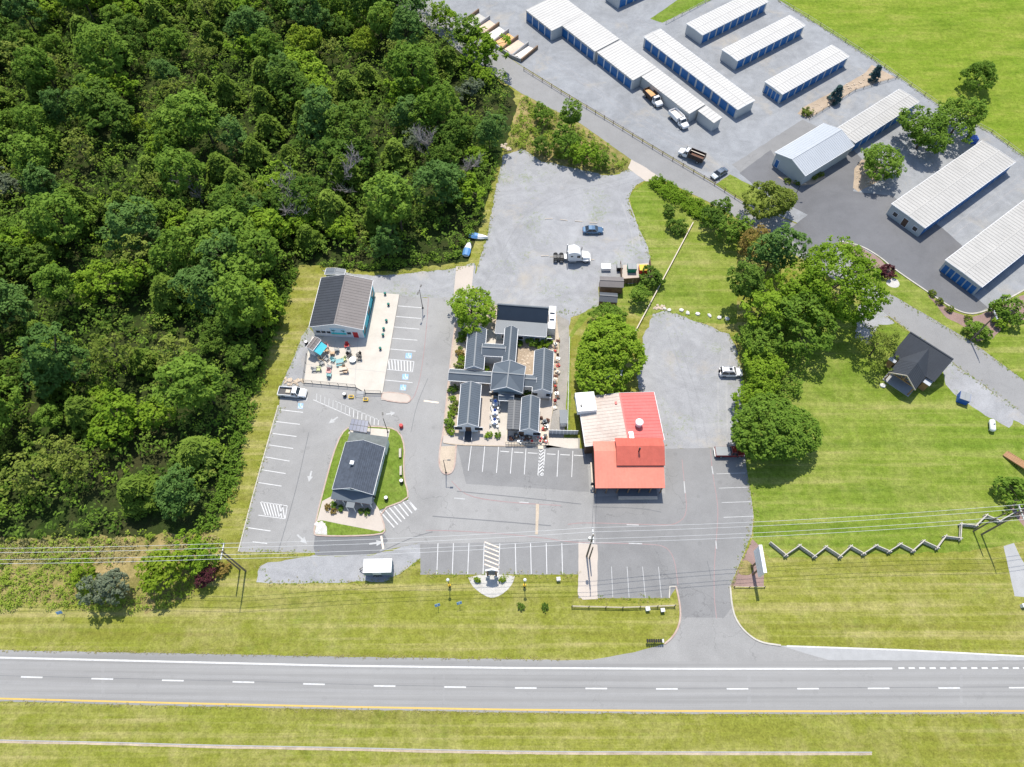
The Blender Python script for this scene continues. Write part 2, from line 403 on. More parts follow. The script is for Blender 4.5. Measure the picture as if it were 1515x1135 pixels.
# highway
def line_at(tab, x):
    xs = [t[0] for t in tab]; ys = [t[1] for t in tab]; return float(np.interp(x, xs, ys))
XS = [-260, -120, 0, 125, 250, 375, 500, 625, 750, 875, 1000, 1125, 1250, 1380, 1515, 1650, 1800]
WHITE = [(-260, 964), (0, 973), (250, 979), (500, 985), (750, 988.2), (1000, 989.6), (1250, 989.6), (1515, 988), (1800, 986)]
YEL = [(-260, 1026), (0, 1033.6), (250, 1040), (500, 1045.6), (750, 1050), (1000, 1052), (1250, 1052.5), (1515, 1052), (1800, 1051)]
DASH = [(-260, 993), (0, 1000.8), (150, 1004.5), (351, 1009), (559, 1015), (769, 1018), (980, 1019.4), (1200, 1019), (1515, 1017.5), (1800, 1016)]
TOPE = [(-260, 954), (0, 962), (250, 966.5), (500, 971.5), (750, 975.5), (900, 977), (1800, 977)]
hw = sheet('highway', [(x, line_at(TOPE, x)) for x in XS] + [(x, line_at(YEL, x)+4.2) for x in XS[::-1]], .02, 'asphalt_highway', .12, step=1.2)
strip('edge_line', [(x, line_at(WHITE, x)) for x in np.arange(-240, 1326, 40)], .28, .026, 'paint_white', hw)
strip('edge_line', [(x, line_at(YEL, x)) for x in np.arange(-240, 1780, 40)], .26, .026, 'paint_yellow', hw)
for i in range(-2, 17):
    x0 = 31+104.4*i + (0 if i < 5 else 0); x1 = x0+32
    strip('lane_dash', [(x0, line_at(DASH, x0)), (x1, line_at(DASH, x1))], .22, .026, 'paint_white', hw)
for i in range(14):
    x0 = 1329+15.4*i; strip('merge_dash', [(x0, 988.6), (x0+9, 988.4)], .26, .026, 'paint_white', hw)
for da in (.26, .74):
    strip('wheel_track', [(x, line_at(WHITE, x)*(1-da)+line_at(DASH, x)*da) for x in np.arange(-240, 1780, 40)], .55, .023, 'asphalt_track', hw, jitter=.05)
    strip('wheel_track', [(x, line_at(DASH, x)*(1-da)+line_at(YEL, x)*da) for x in np.arange(-240, 1780, 40)], .55, .023, 'asphalt_track', hw, jitter=.05)
strip('paving_joint', [(x, line_at(DASH, x)-1.2) for x in np.arange(-240, 1780, 40)], .07, .0245, 'asphalt_new', hw)
for x, w_ in ((150, 5), (655, 3), (1105, 6), (1420, 4)): sheet('asphalt_patch', [(x, line_at(DASH, x)-20), (x+w_, line_at(DASH, x)-20), (x+w_, line_at(DASH, x)+26), (x, line_at(DASH, x)+26)], .0235, 'asphalt_track', .05, parent=hw)
sheet('shoulder_lane', [(1150, 955), (1162, 955.5), (1340, 961), (1515, 970), (1800, 985), (1800, 978), (1200, 978)], .016, 'concrete_grey')
strip('edge_line', [(1164, 956), (1340, 962), (1515, 971), (1760, 984)], .26, .032, 'paint_white', hw)
strip('drain_channel', [(-250, 1090), (0, 1097.5), (150, 1100), (300, 1104.8), (500, 1108.5), (650, 1112), (800, 1114.5), (1000, 1115), (1290, 1115.5)], .38, .012, 'drain_tan', smooth=1, jitter=.05)
strip('drain_lip', [(-250, 1088), (0, 1095.2), (150, 1098), (300, 1102.4), (500, 1106), (650, 1109.6), (800, 1112), (1000, 1112.6), (1290, 1113)], .14, .0, 'concrete_grey', smooth=1, height=.05)  # low raised lip of grey concrete along the drain channel

# gravel lots
sheet('upper_gravel_lot', [(745, 230), (773, 220), (800, 238), (856, 250), (893, 260), (916, 258), (931, 250), (956, 266), (941, 275), (929, 293), (934, 316), (946, 341), (959, 366), (962, 384), (962, 415), (886, 425), (885, 452), (845, 470), (838, 500), (822, 500), (700, 460), (697, 431), (707, 394), (722, 343), (733, 280)], .010, 'gravel_lot', .35)
sheet('gravel_strip', [(478, 400), (548, 408), (600, 405), (660, 399), (703, 390), (703, 442), (588, 439), (545, 438), (520, 430)], .012, 'gravel_lot', .35)
sheet('patio_gravel', [(457, 484), (446, 498), (436, 527), (420, 560), (416, 572), (455, 580), (460, 560), (462, 525), (475, 505)], .012, 'gravel_lot', .2)
sheet('right_gravel_lot', [(966, 466), (985, 460), (1041, 479), (1078, 494), (1090, 521), (1102, 576), (1099, 610), (1101, 664), (900, 664), (960, 590), (945, 576), (940, 545), (949, 520), (952, 500)], .010, 'gravel_lot', .4)
sheet('alley_ground', [(822, 465), (842, 475), (842, 520), (839, 580), (834, 648), (858, 648), (858, 668), (806, 664), (812, 640), (826, 560), (828, 500)], .014, 'gravel_alley', .12)
sheet('road_gravel_shoulder', [(1270, 450), (1300, 452), (1325, 480), (1300, 480), (1285, 510), (1265, 500)], .010, 'gravel_lot', .3)
sheet('cabin_gravel', [(1395, 545), (1404, 533), (1430, 552), (1515, 612), (1540, 640), (1500, 622), (1493, 634), (1440, 603), (1412, 583), (1400, 570)], .010, 'gravel_lot', .25)
sheet('roadside_gravel', [(383, 838), (395, 832), (465, 822), (545, 822), (622, 803), (622, 826), (596, 845), (570, 860), (500, 862), (400, 863), (380, 860)], .010, 'gravel_lot', .25)
sheet('storage_yard', [(540, -140), (560, -40), (640, 4), (700, 47), (774, 99), (907, 181), (1056, 270), (1100, 298), (1180, 330), (1242, 358), (1300, 380), (1410, 455), (1450, 462), (1515, 430), (1720, 420), (1700, 350), (1516, 233), (1466, 196), (1388, 155), (1289, 86), (1152, 0), (1100, -100)], .010, 'gravel_yard')
sheet('yard_grass_island', [(962, 28), (1010, -5), (1060, -20), (1052, 0), (980, 34)], .016, 'grass_fresh', .12)
sheet('fence_corner_grass', [(1057, 274), (1080, 258), (1124, 281), (1150, 300), (1125, 310), (1098, 298)], .016, 'grass_lawn', .12)

gravel('gravel_track', (.285, .285, .288), .0, .2, .2); gravel('gravel_worn', (.33, .328, .325), .0, .2, .5)
def tracks(lines, m='gravel_track', z=.0135):
    for ln in lines:
        for off in (-.85, .85): strip('tyre_track', ln, .32, z, m, None, 3, jitter=.12, offset=off)
tracks([[(945, 262), (900, 275), (840, 285), (790, 310), (760, 350), (735, 400), (712, 440)], [(990, 480), (1010, 540), (1030, 600), (1040, 658)]])
tracks([[(925, 300), (938, 335), (942, 365)], [(1075, 520), (1068, 560), (1070, 640)]], 'gravel_worn')
tracks([[(700, 30), (790, 75), (880, 130), (960, 190), (1030, 225)], [(940, 30), (1000, 60), (1070, 110), (1120, 150)], [(1190, 150), (1230, 125), (1270, 100)], [(1400, 350), (1450, 310), (1515, 262)]])
# side road and yard drive
road = sheet('side_road', [(540, -45), (600, -25), (640, 5), (700, 48), (774, 100), (907, 182), (1056, 271), (1099, 298), (1180, 332), (1250, 372), (1300, 427), (1326, 440), (1437, 505), (1514, 562), (1660, 665), (1660, 740), (1503, 604), (1404, 533), (1352, 495), (1288, 448), (1200, 392), (1105, 332), (1049, 299), (979, 265), (932, 235), (859, 183), (771, 138), (690, 85), (620, 30), (520, -30)], .018, 'asphalt_lane', .08)
sheet('drive_apron', [(929, 249), (934, 236), (952, 246), (980, 265), (973, 268), (955, 268)], .022, 'concrete_pale', .1)
sheet('worn_asphalt_yard', [(1083, 244), (1187, 177), (1215, 190), (1170, 270), (1130, 285)], .016, 'asphalt_mid', .15)
sheet('yard_drive', [(1094, 256), (1140, 222), (1160, 250), (1185, 262), (1195, 262), (1262, 222), (1280, 240), (1262, 283), (1278, 285), (1320, 290), (1395, 338), (1425, 365), (1396, 392), (1440, 437), (1461, 455), (1440, 466), (1410, 458), (1372, 433), (1322, 399), (1300, 380), (1272, 364), (1241, 358), (1236, 380), (1215, 392), (1160, 345), (1195, 318), (1160, 300), (1124, 281)], .022, 'asphalt_yard', .08)
strip('kerb', [(1241, 357), (1272, 363), (1300, 379), (1322, 398), (1372, 432), (1410, 457.5), (1435, 466), (1460, 460), (1476, 451), (1530, 421)], .3, .022, 'curb', height=.13, smooth=2)
sheet('mulch_bed', [(1243, 358), (1272, 365), (1300, 382), (1318, 398), (1318, 410), (1300, 405), (1280, 388), (1258, 372)], .020, 'mulch', .2)
sheet('mulch_bed', [(1372, 436), (1410, 461), (1436, 470), (1478, 455), (1530, 428), (1530, 470), (1495, 475), (1470, 500), (1445, 505), (1430, 485), (1400, 470)], .020, 'mulch', .2)
sheet('sand_patch', [(1310, 418), (1316, 412), (1326, 412), (1332, 420), (1328, 426), (1316, 425)], .024, 'white_stone', .08, 1)
sheet('rock_bed', [(1180, 168), (1186, 160), (1235, 134), (1280, 108), (1290, 96), (1325, 115), (1300, 122), (1265, 133), (1196, 176)], .018, 'stone_mulch', .1)
sheet('rock_bed', [(1262, 278), (1264, 250), (1275, 236), (1300, 238), (1320, 262), (1300, 268), (1270, 284)], .026, 'stone_mulch', .1)
sheet('shop_bed', [(1150, 262), (1172, 262), (1190, 268), (1215, 258), (1222, 262), (1205, 272), (1188, 275), (1165, 270)], .026, 'stone_mulch', .08)

# main car park
lot = sheet('car_park', [(352, 817), (376, 727), (413, 600), (416, 572), (450, 565), (527, 572), (541, 580), (565, 582), (567, 575), (590, 437), (628, 441), (676, 440), (700, 440), (715, 470), (715, 640), (840, 664), (985, 664), (1101, 662), (1104, 690), (1108, 715), (1112, 740), (1115, 765), (1112, 790), (1100, 820), (1080, 868), (1083, 900), (1090, 920), (1105, 938), (1125, 951), (1153, 955), (1230, 978), (860, 979), (900, 972), (940, 965), (985, 952), (995, 942), (1005, 925), (1007, 905), (1000, 870), (990, 885), (884, 885), (856, 885), (856, 850), (622, 850), (622, 803), (575, 813), (540, 822), (467, 822), (465, 817)], .024, 'asphalt_lot', .05)
sheet('asphalt_patch', [(466, 793), (568, 790), (574, 800), (560, 818), (540, 821), (467, 821.5), (464, 810)], .028, 'asphalt_new', .05, parent=lot)
sheet('asphalt_patch', [(622, 805), (856, 800), (856, 849), (622, 849)], .028, 'asphalt_mid', .05, parent=lot)
sheet('asphalt_patch', [(878, 735), (984, 730), (985, 664), (1100, 662), (1108, 715), (1114, 765), (1110, 795), (1079, 868), (1082, 900), (1070, 915), (1010, 915), (1000, 868), (990, 884.5), (884, 884.5), (882, 808), (880, 770)], .028, 'asphalt_mid', .05, parent=lot)
sheet('asphalt_patch', [(676, 659), (868, 664), (872, 728), (690, 716)], .0275, 'asphalt_mid', .1, parent=lot)
sheet('concrete_band', [(1010, 914), (1068, 914), (1070, 927), (1008, 927)], .032, 'asphalt_lot', .05, parent=lot)
sheet('concrete_strip', [(856, 803), (884, 806), (884, 887), (862, 887), (855, 880)], .032, 'concrete_pale', .1)
sheet('concrete_pad', [(675, 394), (701, 393), (697, 437), (671, 438)], .030, 'concrete_pale', .08)

# painted markings of the car park (each line a piece)
def stall(p, m='paint_white', wd=.13, z=.034): strip('stall_line', p, wd, z, m, lot)
zz = lambda x, y: (640+x/3.98, 640+y/3.98)
for a, b, c, d in [(230, 65, 210, 225), (308, 72, 293, 232), (389, 80, 376, 238), (470, 88, 458, 242), (550, 95, 540, 247), (741, 105, 733, 260), (826, 108, 819, 263)]: stall([zz(a, b), zz(c, d)])
for a, b, c, d in [(399, 110, 450, 114), (480, 116, 535, 119), (560, 120, 618, 123), (672, 126, 724, 129), (752, 130, 808, 133), (832, 134, 893, 137)]: stall([zz(a, b), zz(c, d)], 'paint_white', .16)
for x in (32, 123, 214, 304, 396, 487, 577, 669, 761): stall([zz(x, 652), zz(x-7 if x < 400 else x+4, 834)])
for x, x2 in ((1053, 1061), (1145, 1157), (1236, 1253), (1330, 1347)): stall([zz(x, 790), zz(x2, 972)], 'paint_worn', .10)
zq = lambda x, y: (960+x/3.98, 640+y/3.98)
for a, b, c, d in [(398, 244, 568, 238), (412, 328, 582, 322), (428, 413, 600, 407), (440, 500, 614, 493)]: stall([zq(a, b), zq(c, d)], 'paint_worn', .12)
for t in range(9): # cross hatch in front of the shops
    y = 1000-t*0; a = zz(625, 88+t*19+16); b = zz(655, 88+t*19-10); stall([a, b], 'paint_white', .2)
stall([zz(632, 100), zz(620, 252)], 'paint_white', .16); stall([zz(662, 100), zz(650, 252)], 'paint_white', .16); stall([zz(619, 251), zz(651, 252)], 'paint_white', .16)
for t in range(6): stall([zz(306, 645+t*26), zz(392, 678+t*26)], 'paint_cream', .22)
z3 = lambda x, y: (340+x/4.728, 580+y/4.728)
for a, b, c, d in [(345, 124, 512, 143), (320, 207, 490, 227), (298, 290, 467, 312), (275, 371, 443, 396), (250, 455, 418, 484), (226, 545, 390, 571), (200, 634, 362, 659), (115, 948, 285, 973), (160, 1048, 262, 1061)]: stall([z3(a, b), z3(c, d)], 'paint_white', .15)
for t in range(8): stall([z3(215+t*22, 768+t*3.5), z3(250+t*19, 862+t*3)], 'paint_white', .18)
stall([z3(215, 768), z3(402, 797)]); stall([z3(200, 862), z3(388, 888)]); stall([z3(402, 797), z3(388, 888)]); stall([z3(372, 795), z3(345, 882)])
for t in range(7): stall([z3(1052+t*32, 835-t*13), z3(1150+t*25, 948-t*20)], 'paint_white', .2)
stall([z3(1250, 760), z3(1308, 822)], 'paint_white', .2)
z2 = lambda x, y: (340+x/4.728, 380+y/4.728)
for a, b, c, d in [(1178, 344, 1350, 358), (1162, 418, 1338, 432), (1146, 491, 1326, 507), (1130, 570, 1312, 584), (1115, 645, 1300, 661), (1082, 862, 1278, 881)]: stall([z2(a, b), z2(c, d)], 'paint_white', .15)
for t in range(8): stall([z2(1110+t*22, 718+t*2), z2(1118+t*21, 788+t*2.4)], 'paint_white', .24)
stall([z2(1108, 716), z2(1288, 733)]); stall([z2(1096, 787), z2(1278, 806)]); stall([z2(1288, 733), z2(1278, 806)])
for x, y in ((1253, 693), (1230, 840), (1214, 915), (497, 1044)):
    w_ = 21 if y < 1000 else 18; ms = 'paint_blue'
    sheet('accessible_bay_square', [z2(x-w_, y-20), z2(x+w_, y-18), z2(x+w_-4, y+20), z2(x-w_-4, y+18)], .034, ms, parent=lot)
    c = G(*z2(x-1, y)); q = MB()
    n = 12; ring = [(c.x+.32*math.cos(t), c.y-.18+.32*math.sin(t)) for t in np.linspace(-3.6, .7, n)]
    ro = [(c.x+.46*math.cos(t), c.y-.18+.46*math.sin(t)) for t in np.linspace(-3.6, .7, n)]
    q.add([(a, b, .04) for a, b in ring]+[(a, b, .04) for a, b in ro], [[i, i+1, n+i+1, n+i] for i in range(n-1)])
    q.add([(c.x-.08, c.y-.1, .04), (c.x+.08, c.y-.1, .04), (c.x+.05, c.y+.5, .04), (c.x-.1, c.y+.5, .04)], [[0, 1, 2, 3]])
    q.add([(c.x-.05, c.y-.1, .041), (c.x+.45, c.y-.45, .041), (c.x+.52, c.y-.33, .041), (c.x+.05, c.y+.06, .041)], [[0, 1, 2, 3]])
    q.add([(c.x-.12, c.y+.55, .04), (c.x+.04, c.y+.55, .04), (c.x+.04, c.y+.72, .04), (c.x-.12, c.y+.72, .04)], [[0, 1, 2, 3]])
    q.build('wheelchair_symbol', 'paint_white', lot)
# long hatched walkway by the patio
for t in range(16):
    x = 468+t*6.1; yl = 591.6+(x-463.5)*.4396; yu = 593.5+(x-496)*.43 if x >= 496 else 580+(x-462)*.40
    if x > 516: yl = min(yl, 629)
    stall([(x, yl), (x+.6, yu)], 'paint_worn' if t < 8 else 'paint_white', .13)
stall([(463.5, 591.6), (519, 616)], 'paint_white'); stall([(496, 593.5), (562, 622)], 'paint_worn', .15)
stall([(440, 591.5), (453, 593.5)]); stall([(453, 593.5), (455, 588)])
def arrow(px, py, ang, L=2.6, m='paint_worn'):
    c = G(px, py); M = Matrix.Translation((c.x, c.y, .036)) @ Matrix.Rotation(ang, 4, 'Z')
    vs = [(-L/2, -.16), (0, -.16), (0, -.55), (L/2, 0), (0, .55), (0, .16), (-L/2, .16)]
    MB().add([M @ Vector((a, b, 0)) for a, b in vs], [[0, 1, 5, 6], [1, 2, 3], [1, 3, 5], [3, 4, 5]]).build('painted_arrow', m, lot)
arrow(493, 622, R(-140), 2.2, 'paint_worn'); arrow(459, 705, R(-95), 2.2); arrow(447, 798, R(-40)); arrow(557, 803.5, R(8)); arrow(578, 612, R(10), 1.8, 'paint_worn')
for p in ([(627, 593), (649, 596)], [(564, 793), (567, 812)]): stall(p, 'paint_cream', .35)
# faded red lane lines
for p, m, wd in ([[(634, 440), (630, 500), (622, 560), (614, 585), (609, 592)], 'paint_red', .14], [[(668, 712), (690, 735), (755, 744), (830, 748)], 'paint_red', .16], [[(630, 785), (660, 785), (720, 788), (800, 795), (840, 802), (870, 803), (960, 805), (985, 808), (998, 826), (1003, 866)], 'paint_red', .14],
                 [[(840, 776), (862, 773), (980, 777), (1000, 776), (1017, 762), (1013, 720), (1009, 680)], 'paint_red', .14], [[(1051, 665), (1054, 700), (1062, 745), (1062, 770), (1057, 830), (1056, 880), (1060, 915)], 'paint_red', .14]):
    strip('lane_line', p, wd, .035, m, lot, 2)
for p in ([(672, 737), (688, 738.5)], [(768, 743), (782, 744)], [(927, 776.5), (945, 777)], [(930, 804), (950, 804.6)], [(1012, 712), (1013.5, 730)], [(1053, 690), (1055, 702)], [(1059, 800), (1060, 812)]): strip('lane_lettering', p, .2, .039, 'paint_worn', lot)
# tar seams and skid arcs
for p, wd in ([[(457, 640), (437, 730), (412, 815)], .12], [[(676, 727), (760, 735), (860, 746)], .16], [[(640, 764), (720, 770), (815, 778)], .18], [[(878, 750), (950, 752), (978, 758)], .14], [[(880, 700), (876, 780)], .1], [[(885, 690), (881, 775)], .1], [[(633, 560), (616, 600), (608, 640)], .1], [[(1046, 830), (1050, 845), (1052, 858)], .12], [[(560, 818), (610, 795), (640, 787)], .16], [[(614, 440), (560, 565)], .001]):
    if wd > .01: strip('tar_seam', p, wd, .036, 'asphalt_new', lot, 2)
sheet('speed_bump', [(793, 746), (797.5, 746), (796, 791), (792, 791)], .05, 'gravel_tan', .06, parent=lot)

# kerbs
def kerb(p, m='curb', wd=.28, h=.13, sm=2): return strip('kerb', p, wd, .024, m, height=h, smooth=sm)
kerb([(1000, 868), (1004, 885), (1007, 905), (1005, 925), (996, 942), (983, 953)], 'curb_red')
kerb([(1080, 868), (1083, 900), (1090, 920), (1105, 938), (1125, 951), (1155, 955)])
kerb([(674, 478), (670, 505), (664.5, 555), (660, 600), (656, 640), (651, 662), (649.5, 686), (653, 698), (660, 702.5), (668, 700), (673, 690), (675, 659)], 'curb_red')
kerb([(353, 816), (376, 727), (412, 600)], 'curb', .22, .12)
strip('kerb', [(990, 885), (991, 868), (1000, 868)], .2, .024, 'curb', height=.1)

# raised islands
def island(name, px, m, h=.12, jitter=0, parent=None):
    o = sheet(name, px, .024+h, m, jitter, 0, parent); return o
IS = [(518, 631), (505, 642), (493, 672), (478, 728), (469, 765), (464, 790), (470, 793), (520, 793.5), (564, 791), (571, 785), (561, 755), (604, 739), (603, 725), (599, 713), (597, 690), (599, 662), (592, 640), (575, 632)]
island('diner_island_lawn', IS, 'grass_fresh'); strip('kerb', IS, .26, .024, 'curb_red', height=.135, closed=True, smooth=1)
sheet('diner_walk', [(477, 742), (490, 735), (500, 700), (555, 710), (553, 742), (561, 754), (569, 783), (563, 787), (505, 776), (476, 770), (469, 772)], .150, 'concrete_pale')
sheet('diner_patio', [(521, 632), (577, 636), (575, 648), (515, 642)], .150, 'concrete')
sheet('rubble_bed', [(468, 775), (476, 770), (484, 780), (484, 792), (466, 791)], .152, 'white_stone', .1)
CAP = [(566, 580), (598, 583), (607, 587), (608, 593), (601, 597), (564, 592)]
island('painted_island', CAP, 'concrete_pale'); strip('kerb', CAP, .24, .024, 'curb_red', height=.132, closed=True, smooth=1)
sheet('village_ground', [(674, 479), (690, 456), (733, 452), (823, 462), (827, 500), (826, 560), (812, 640), (806, 661), (740, 661), (675, 659), (656, 656), (656, 638), (664, 563)], .14, 'gravel_tan', .05)
sheet('village_walk', [(656, 645), (690, 645), (710, 640), (712, 570), (726, 572), (725, 640), (752, 642), (752, 660), (675, 657.5), (655.5, 655)], .146, 'concrete_pale')
sheet('courtyard_paving', [(725, 590), (752, 590), (752, 645), (724, 645)], .148, 'concrete')
sheet('shop_patio', [(797, 592), (819, 594), (813, 640), (796, 640)], .148, 'concrete_pale')
sheet('side_court', [(712, 485), (734, 490), (748, 500), (746, 512), (712, 508)], .146, 'concrete')
sheet('rock_garden', [(765, 506), (790, 518), (788, 556), (778, 556), (775, 545), (763, 538)], .147, 'stone_mulch', .05)
sheet('planted_island', [(651, 661), (675, 660), (673, 690), (668, 699), (660, 701), (653, 697), (650, 686)], .135, 'gravel_tan')
sheet('sign_bed', [(691, 851), (762, 850), (760, 862), (748, 876), (734, 884), (724, 885), (708, 876), (698, 866)], .03, 'white_stone', .08, 1)
sheet('gate_pad', [(812, 648), (855, 648), (856, 668), (806, 666)], .024, 'concrete', .05)
sheet('sign_mulch', [(1081, 867), (1113, 798), (1126, 810), (1130, 846), (1130, 868)], .012, 'mulch', .1)
sheet('sign_bed_plants', [(1092, 838), (1098, 829), (1110, 830), (1115, 842), (1110, 852), (1095, 851)], .05, 'grass_rough', .15, 2)
sheet('old_driveway', [(1485, 808), (1500, 803), (1512, 828), (1530, 860), (1530, 885), (1501, 882), (1490, 832)], .012, 'concrete_grey', .12)
sheet('corner_bed', [(1490, 745), (1520, 730), (1540, 790), (1515, 780), (1503, 765)], .012, 'mulch', .15)

# patio slab beside the teal hall
PAT = [(556, 434), (591, 437), (566, 583), (541, 582), (527, 574), (450, 567), (455, 526), (462, 499), (541, 499)]
pp = [G(*p) for p in PAT]; q = MB(); n = len(pp)
q.add([(p.x, p.y, 0) for p in pp]+[(p.x, p.y, .3) for p in pp], [list(range(n, 2*n))]+[[i, (i+1) % n, n+(i+1) % n, n+i] for i in range(n)])
o = q.build('patio_slab', 'concrete'); o['kind'] = 'structure'
for p in ([(497, 505), (487, 569)], [(530, 505), (525, 573)], [(453, 540), (572, 552)]): strip('expansion_joint', p, .06, .305, 'concrete_grey', o)
PZ = .3

# ================================================================== buildings
def fit(pts, h):
    P = [G(x, y, h) for x, y in pts]; A, B, Cc, D = P
    d = ((B-A)+(Cc-D)); d.z = 0; L = d.length/2; d.normalize(); n = Vector((-d.y, d.x, 0))
    W = ((D-A).dot(n)+(Cc-B).dot(n))/2; c = (A+B+Cc+D)/4; c.z = 0
    return c, math.atan2(d.y, d.x), L, W
def ribs(q, x0, x1, ya, za, yb, zb, sp, w=.05, h=.045):
    n = max(2, int((x1-x0)/sp)); d = Vector((0, yb-ya, zb-za)); 
    for i in range(n+1):
        x = x0+(x1-x0)*i/n; a = Vector((x, ya, za+h*.4)); q.bar(a, a+d, w, h)
def add_openings(root, ops, L, W):
    # side: F -y, B +y, L -x end, R +x end; t metres from the middle of that side
    for op in ops:
        side, t, z, w_, h_, kind = op[:6]
        if side in 'FB':
            y = -W/2 if side == 'F' else W/2; M = Matrix.Translation((t, y, z)) @ (Matrix.Rotation(0 if side == 'F' else math.pi, 4, 'Z'))
        else:
            x = -L/2 if side == 'L' else L/2; M = Matrix.Translation((x, t, z)) @ Matrix.Rotation(-math.pi/2 if side == 'L' else math.pi/2, 4, 'Z')
        nm, m, fr = {'roll': ('roll_up_door', 'door_blue', None), 'win': ('window', 'glass_dark', 'trim_white'), 'door': ('door', 'wall_brown', 'trim_white'), 'red': ('door', 'plastic_red', 'trim_white'), 'bdoor': ('door', 'door_blue', 'trim_white'), 'wwin': ('window', 'glass_dark', 'wall_white'), 'post': ('jamb', 'trim_white', None)}[kind]
        q = MB().box(-w_/2, -.045 if kind != 'post' else -.06, 0, w_/2, .05, h_, M)
        if kind == 'roll':
            for k in range(1, 6): q.box(-w_/2+.02, -.058, h_*k/6-.02, w_/2-.02, -.045, h_*k/6+.02, M)
        d = q.build(nm, m, root)
        if fr:
            f = MB(); b = .09
            f.box(-w_/2-b, -.07, -b*.3, -w_/2, .04, h_+b, M); f.box(w_/2, -.07, -b*.3, w_/2+b, .04, h_+b, M); f.box(-w_/2, -.07, h_, w_/2, .04, h_+b, M); f.box(-w_/2, -.09, -b, w_/2, .04, 0, M)
            f.build('frame', fr, d)
def gable(name, label, cat, pts, he, hr, wall='wall_white', roof='roof_slate', over=.3, ops=(), group=None, rib=.55, fitted=None, base=0.0, trim='trim_white', ridge_off=0.0, parent=None, thick=.12, openw=False, wall2=None, over_end=None):
    c, rz, L, W = fitted or fit(pts, he); oe = over if over_end is None else over_end
    root = empty(name, (c.x, c.y, base), rz, label, cat, group) if parent is None else parent
    l, w_ = L/2-oe, W/2-over; yr = ridge_off*W; he_, hr_ = he-base, hr-base
    sl_f = (hr_-he_)/(yr+W/2); sl_b = (hr_-he_)/(W/2-yr); ew = .06
    zf = he_+over*sl_f-ew; zb = he_+over*sl_b-ew
    if not openw:
        MB().add([(-l, -w_, 0), (l, -w_, 0), (l, w_, 0), (-l, w_, 0), (-l, -w_, zf), (l, -w_, zf), (l, w_, zb), (-l, w_, zb), (-l, yr, hr_-ew), (l, yr, hr_-ew)],
                 [[0, 1, 5, 4], [2, 3, 7, 6], [1, 2, 6, 9, 5], [3, 0, 4, 8, 7], [4, 5, 9, 8], [6, 7, 8, 9]]).build('wall', wall, root)
    for (y0, sgn) in ((-W/2, 1), (W/2, -1)):
        q = MB(); a0, a1 = (y0, he_), (yr, hr_)
        X = L/2
        q.add([(-X, a0[0], a0[1]), (X, a0[0], a0[1]), (X, a1[0], a1[1]), (-X, a1[0], a1[1]), (-X, a0[0], a0[1]-thick), (X, a0[0], a0[1]-thick), (X, a1[0], a1[1]-thick), (-X, a1[0], a1[1]-thick)],
              [[0, 1, 2, 3], [7, 6, 5, 4], [0, 4, 5, 1], [1, 5, 6, 2], [2, 6, 7, 3], [3, 7, 4, 0]])
        sm = {'roof_white': 'seam_white', 'roof_ivory': 'seam_ivory'}.get(roof if isinstance(roof, str) else '')
        if rib and not sm: ribs(q, -X+.03, X-.03, a0[0], a0[1], a1[0], a1[1], rib)
        rs = q.build('roof_slope', roof if isinstance(roof, str) else roof[0 if sgn == 1 else 1], root)
        if sm: q = MB(); ribs(q, -X+.03, X-.03, a0[0], a0[1], a1[0], a1[1], .95, .16, .05); q.build('roof_seams', sm, rs)['kind'] = 'stuff'
    q = MB().bar((-L/2, yr, hr_+.03), (L/2, yr, hr_+.03), .3, .05); q.build('ridge_cap', roof if isinstance(roof, str) else roof[0], root)
    if trim:
        for x in (-L/2-.03, L/2+.03):
            q = MB(); q.bar((x, -W/2, he_-.05), (x, yr, hr_-.05), .05, .2); q.bar((x, W/2, he_-.05), (x, yr, hr_-.05), .05, .2); q.build('bargeboard', trim, root)
        q = MB(); 
        q.box(-L/2, -W/2-.1, he_-.16, L/2, -W/2, he_-.03); q.build('gutter', trim, root)
        q = MB(); q.box(-L/2, W/2, he_-.16, L/2, W/2+.1, he_-.03); q.build('gutter', trim, root)
    add_openings(root, ops, L-2*oe, W-2*over)
    return root, L, W
def doors(side, length, n, w_=None, h=2.35, posts=True, margin=.35):
    p = (length-2*margin)/n; out = []
    for i in range(n):
        out.append((side, -length/2+margin+p*(i+.5), .06, (w_ or p*.80), h, 'roll'))
    return out

# ---- storage rows
SG = 'storage buildings with blue roll-up doors'
def row(label, pts, h, nF=0, nL=0, roof='roof_white', wall='wall_grey', ops=(), fitted=None, rise=.12):
    c, rz, L, W = fitted or fit(pts, h); l, w_ = L-.3, W-.3; o = list(ops)
    if nF: o += doors('F', l, nF)
    if nL: o += doors('L', w_, nL, h=2.2)
    return gable('storage_building', label, 'storage building', pts, h, h+rise, wall, roof, .15, o, SG, .55, (c, rz, L, W), thick=.1)
def quad(A, B, D): return [A, B, (D[0]+B[0]-A[0], D[1]+B[1]-A[1]), D]
row('long storage row of twelve blue doors behind the stepped row with dump trucks', [(952.5, 55), (1093, 162), (1116.4, 149), (977, 41.8)], 3.0, 12)
row('storage row with plain grey end wall beside the fenced grass island', [(1038.4, 51.7), (1136, 3), (1114, -14), (1016, 35.2)], 3.0, 9)
row('storage row between two parallel white-roofed rows, plain grey end wall', [(1090.6, 90.7), (1189, 38.5), (1171.5, 21.6), (1068, 72.9)], 3.0, 9)
row('storage row with four blue doors in its end wall, beside the rock bed', [(1157, 140), (1255.4, 84), (1232, 66), (1131.8, 120.5)], 3.0, 9, 4)
c6 = G(915.5, -1, 3); c4, rz4, L4, W4 = fit([(1090.6, 90.7), (1189, 38.5), (1171.5, 21.6), (1068, 72.9)], 3.0)
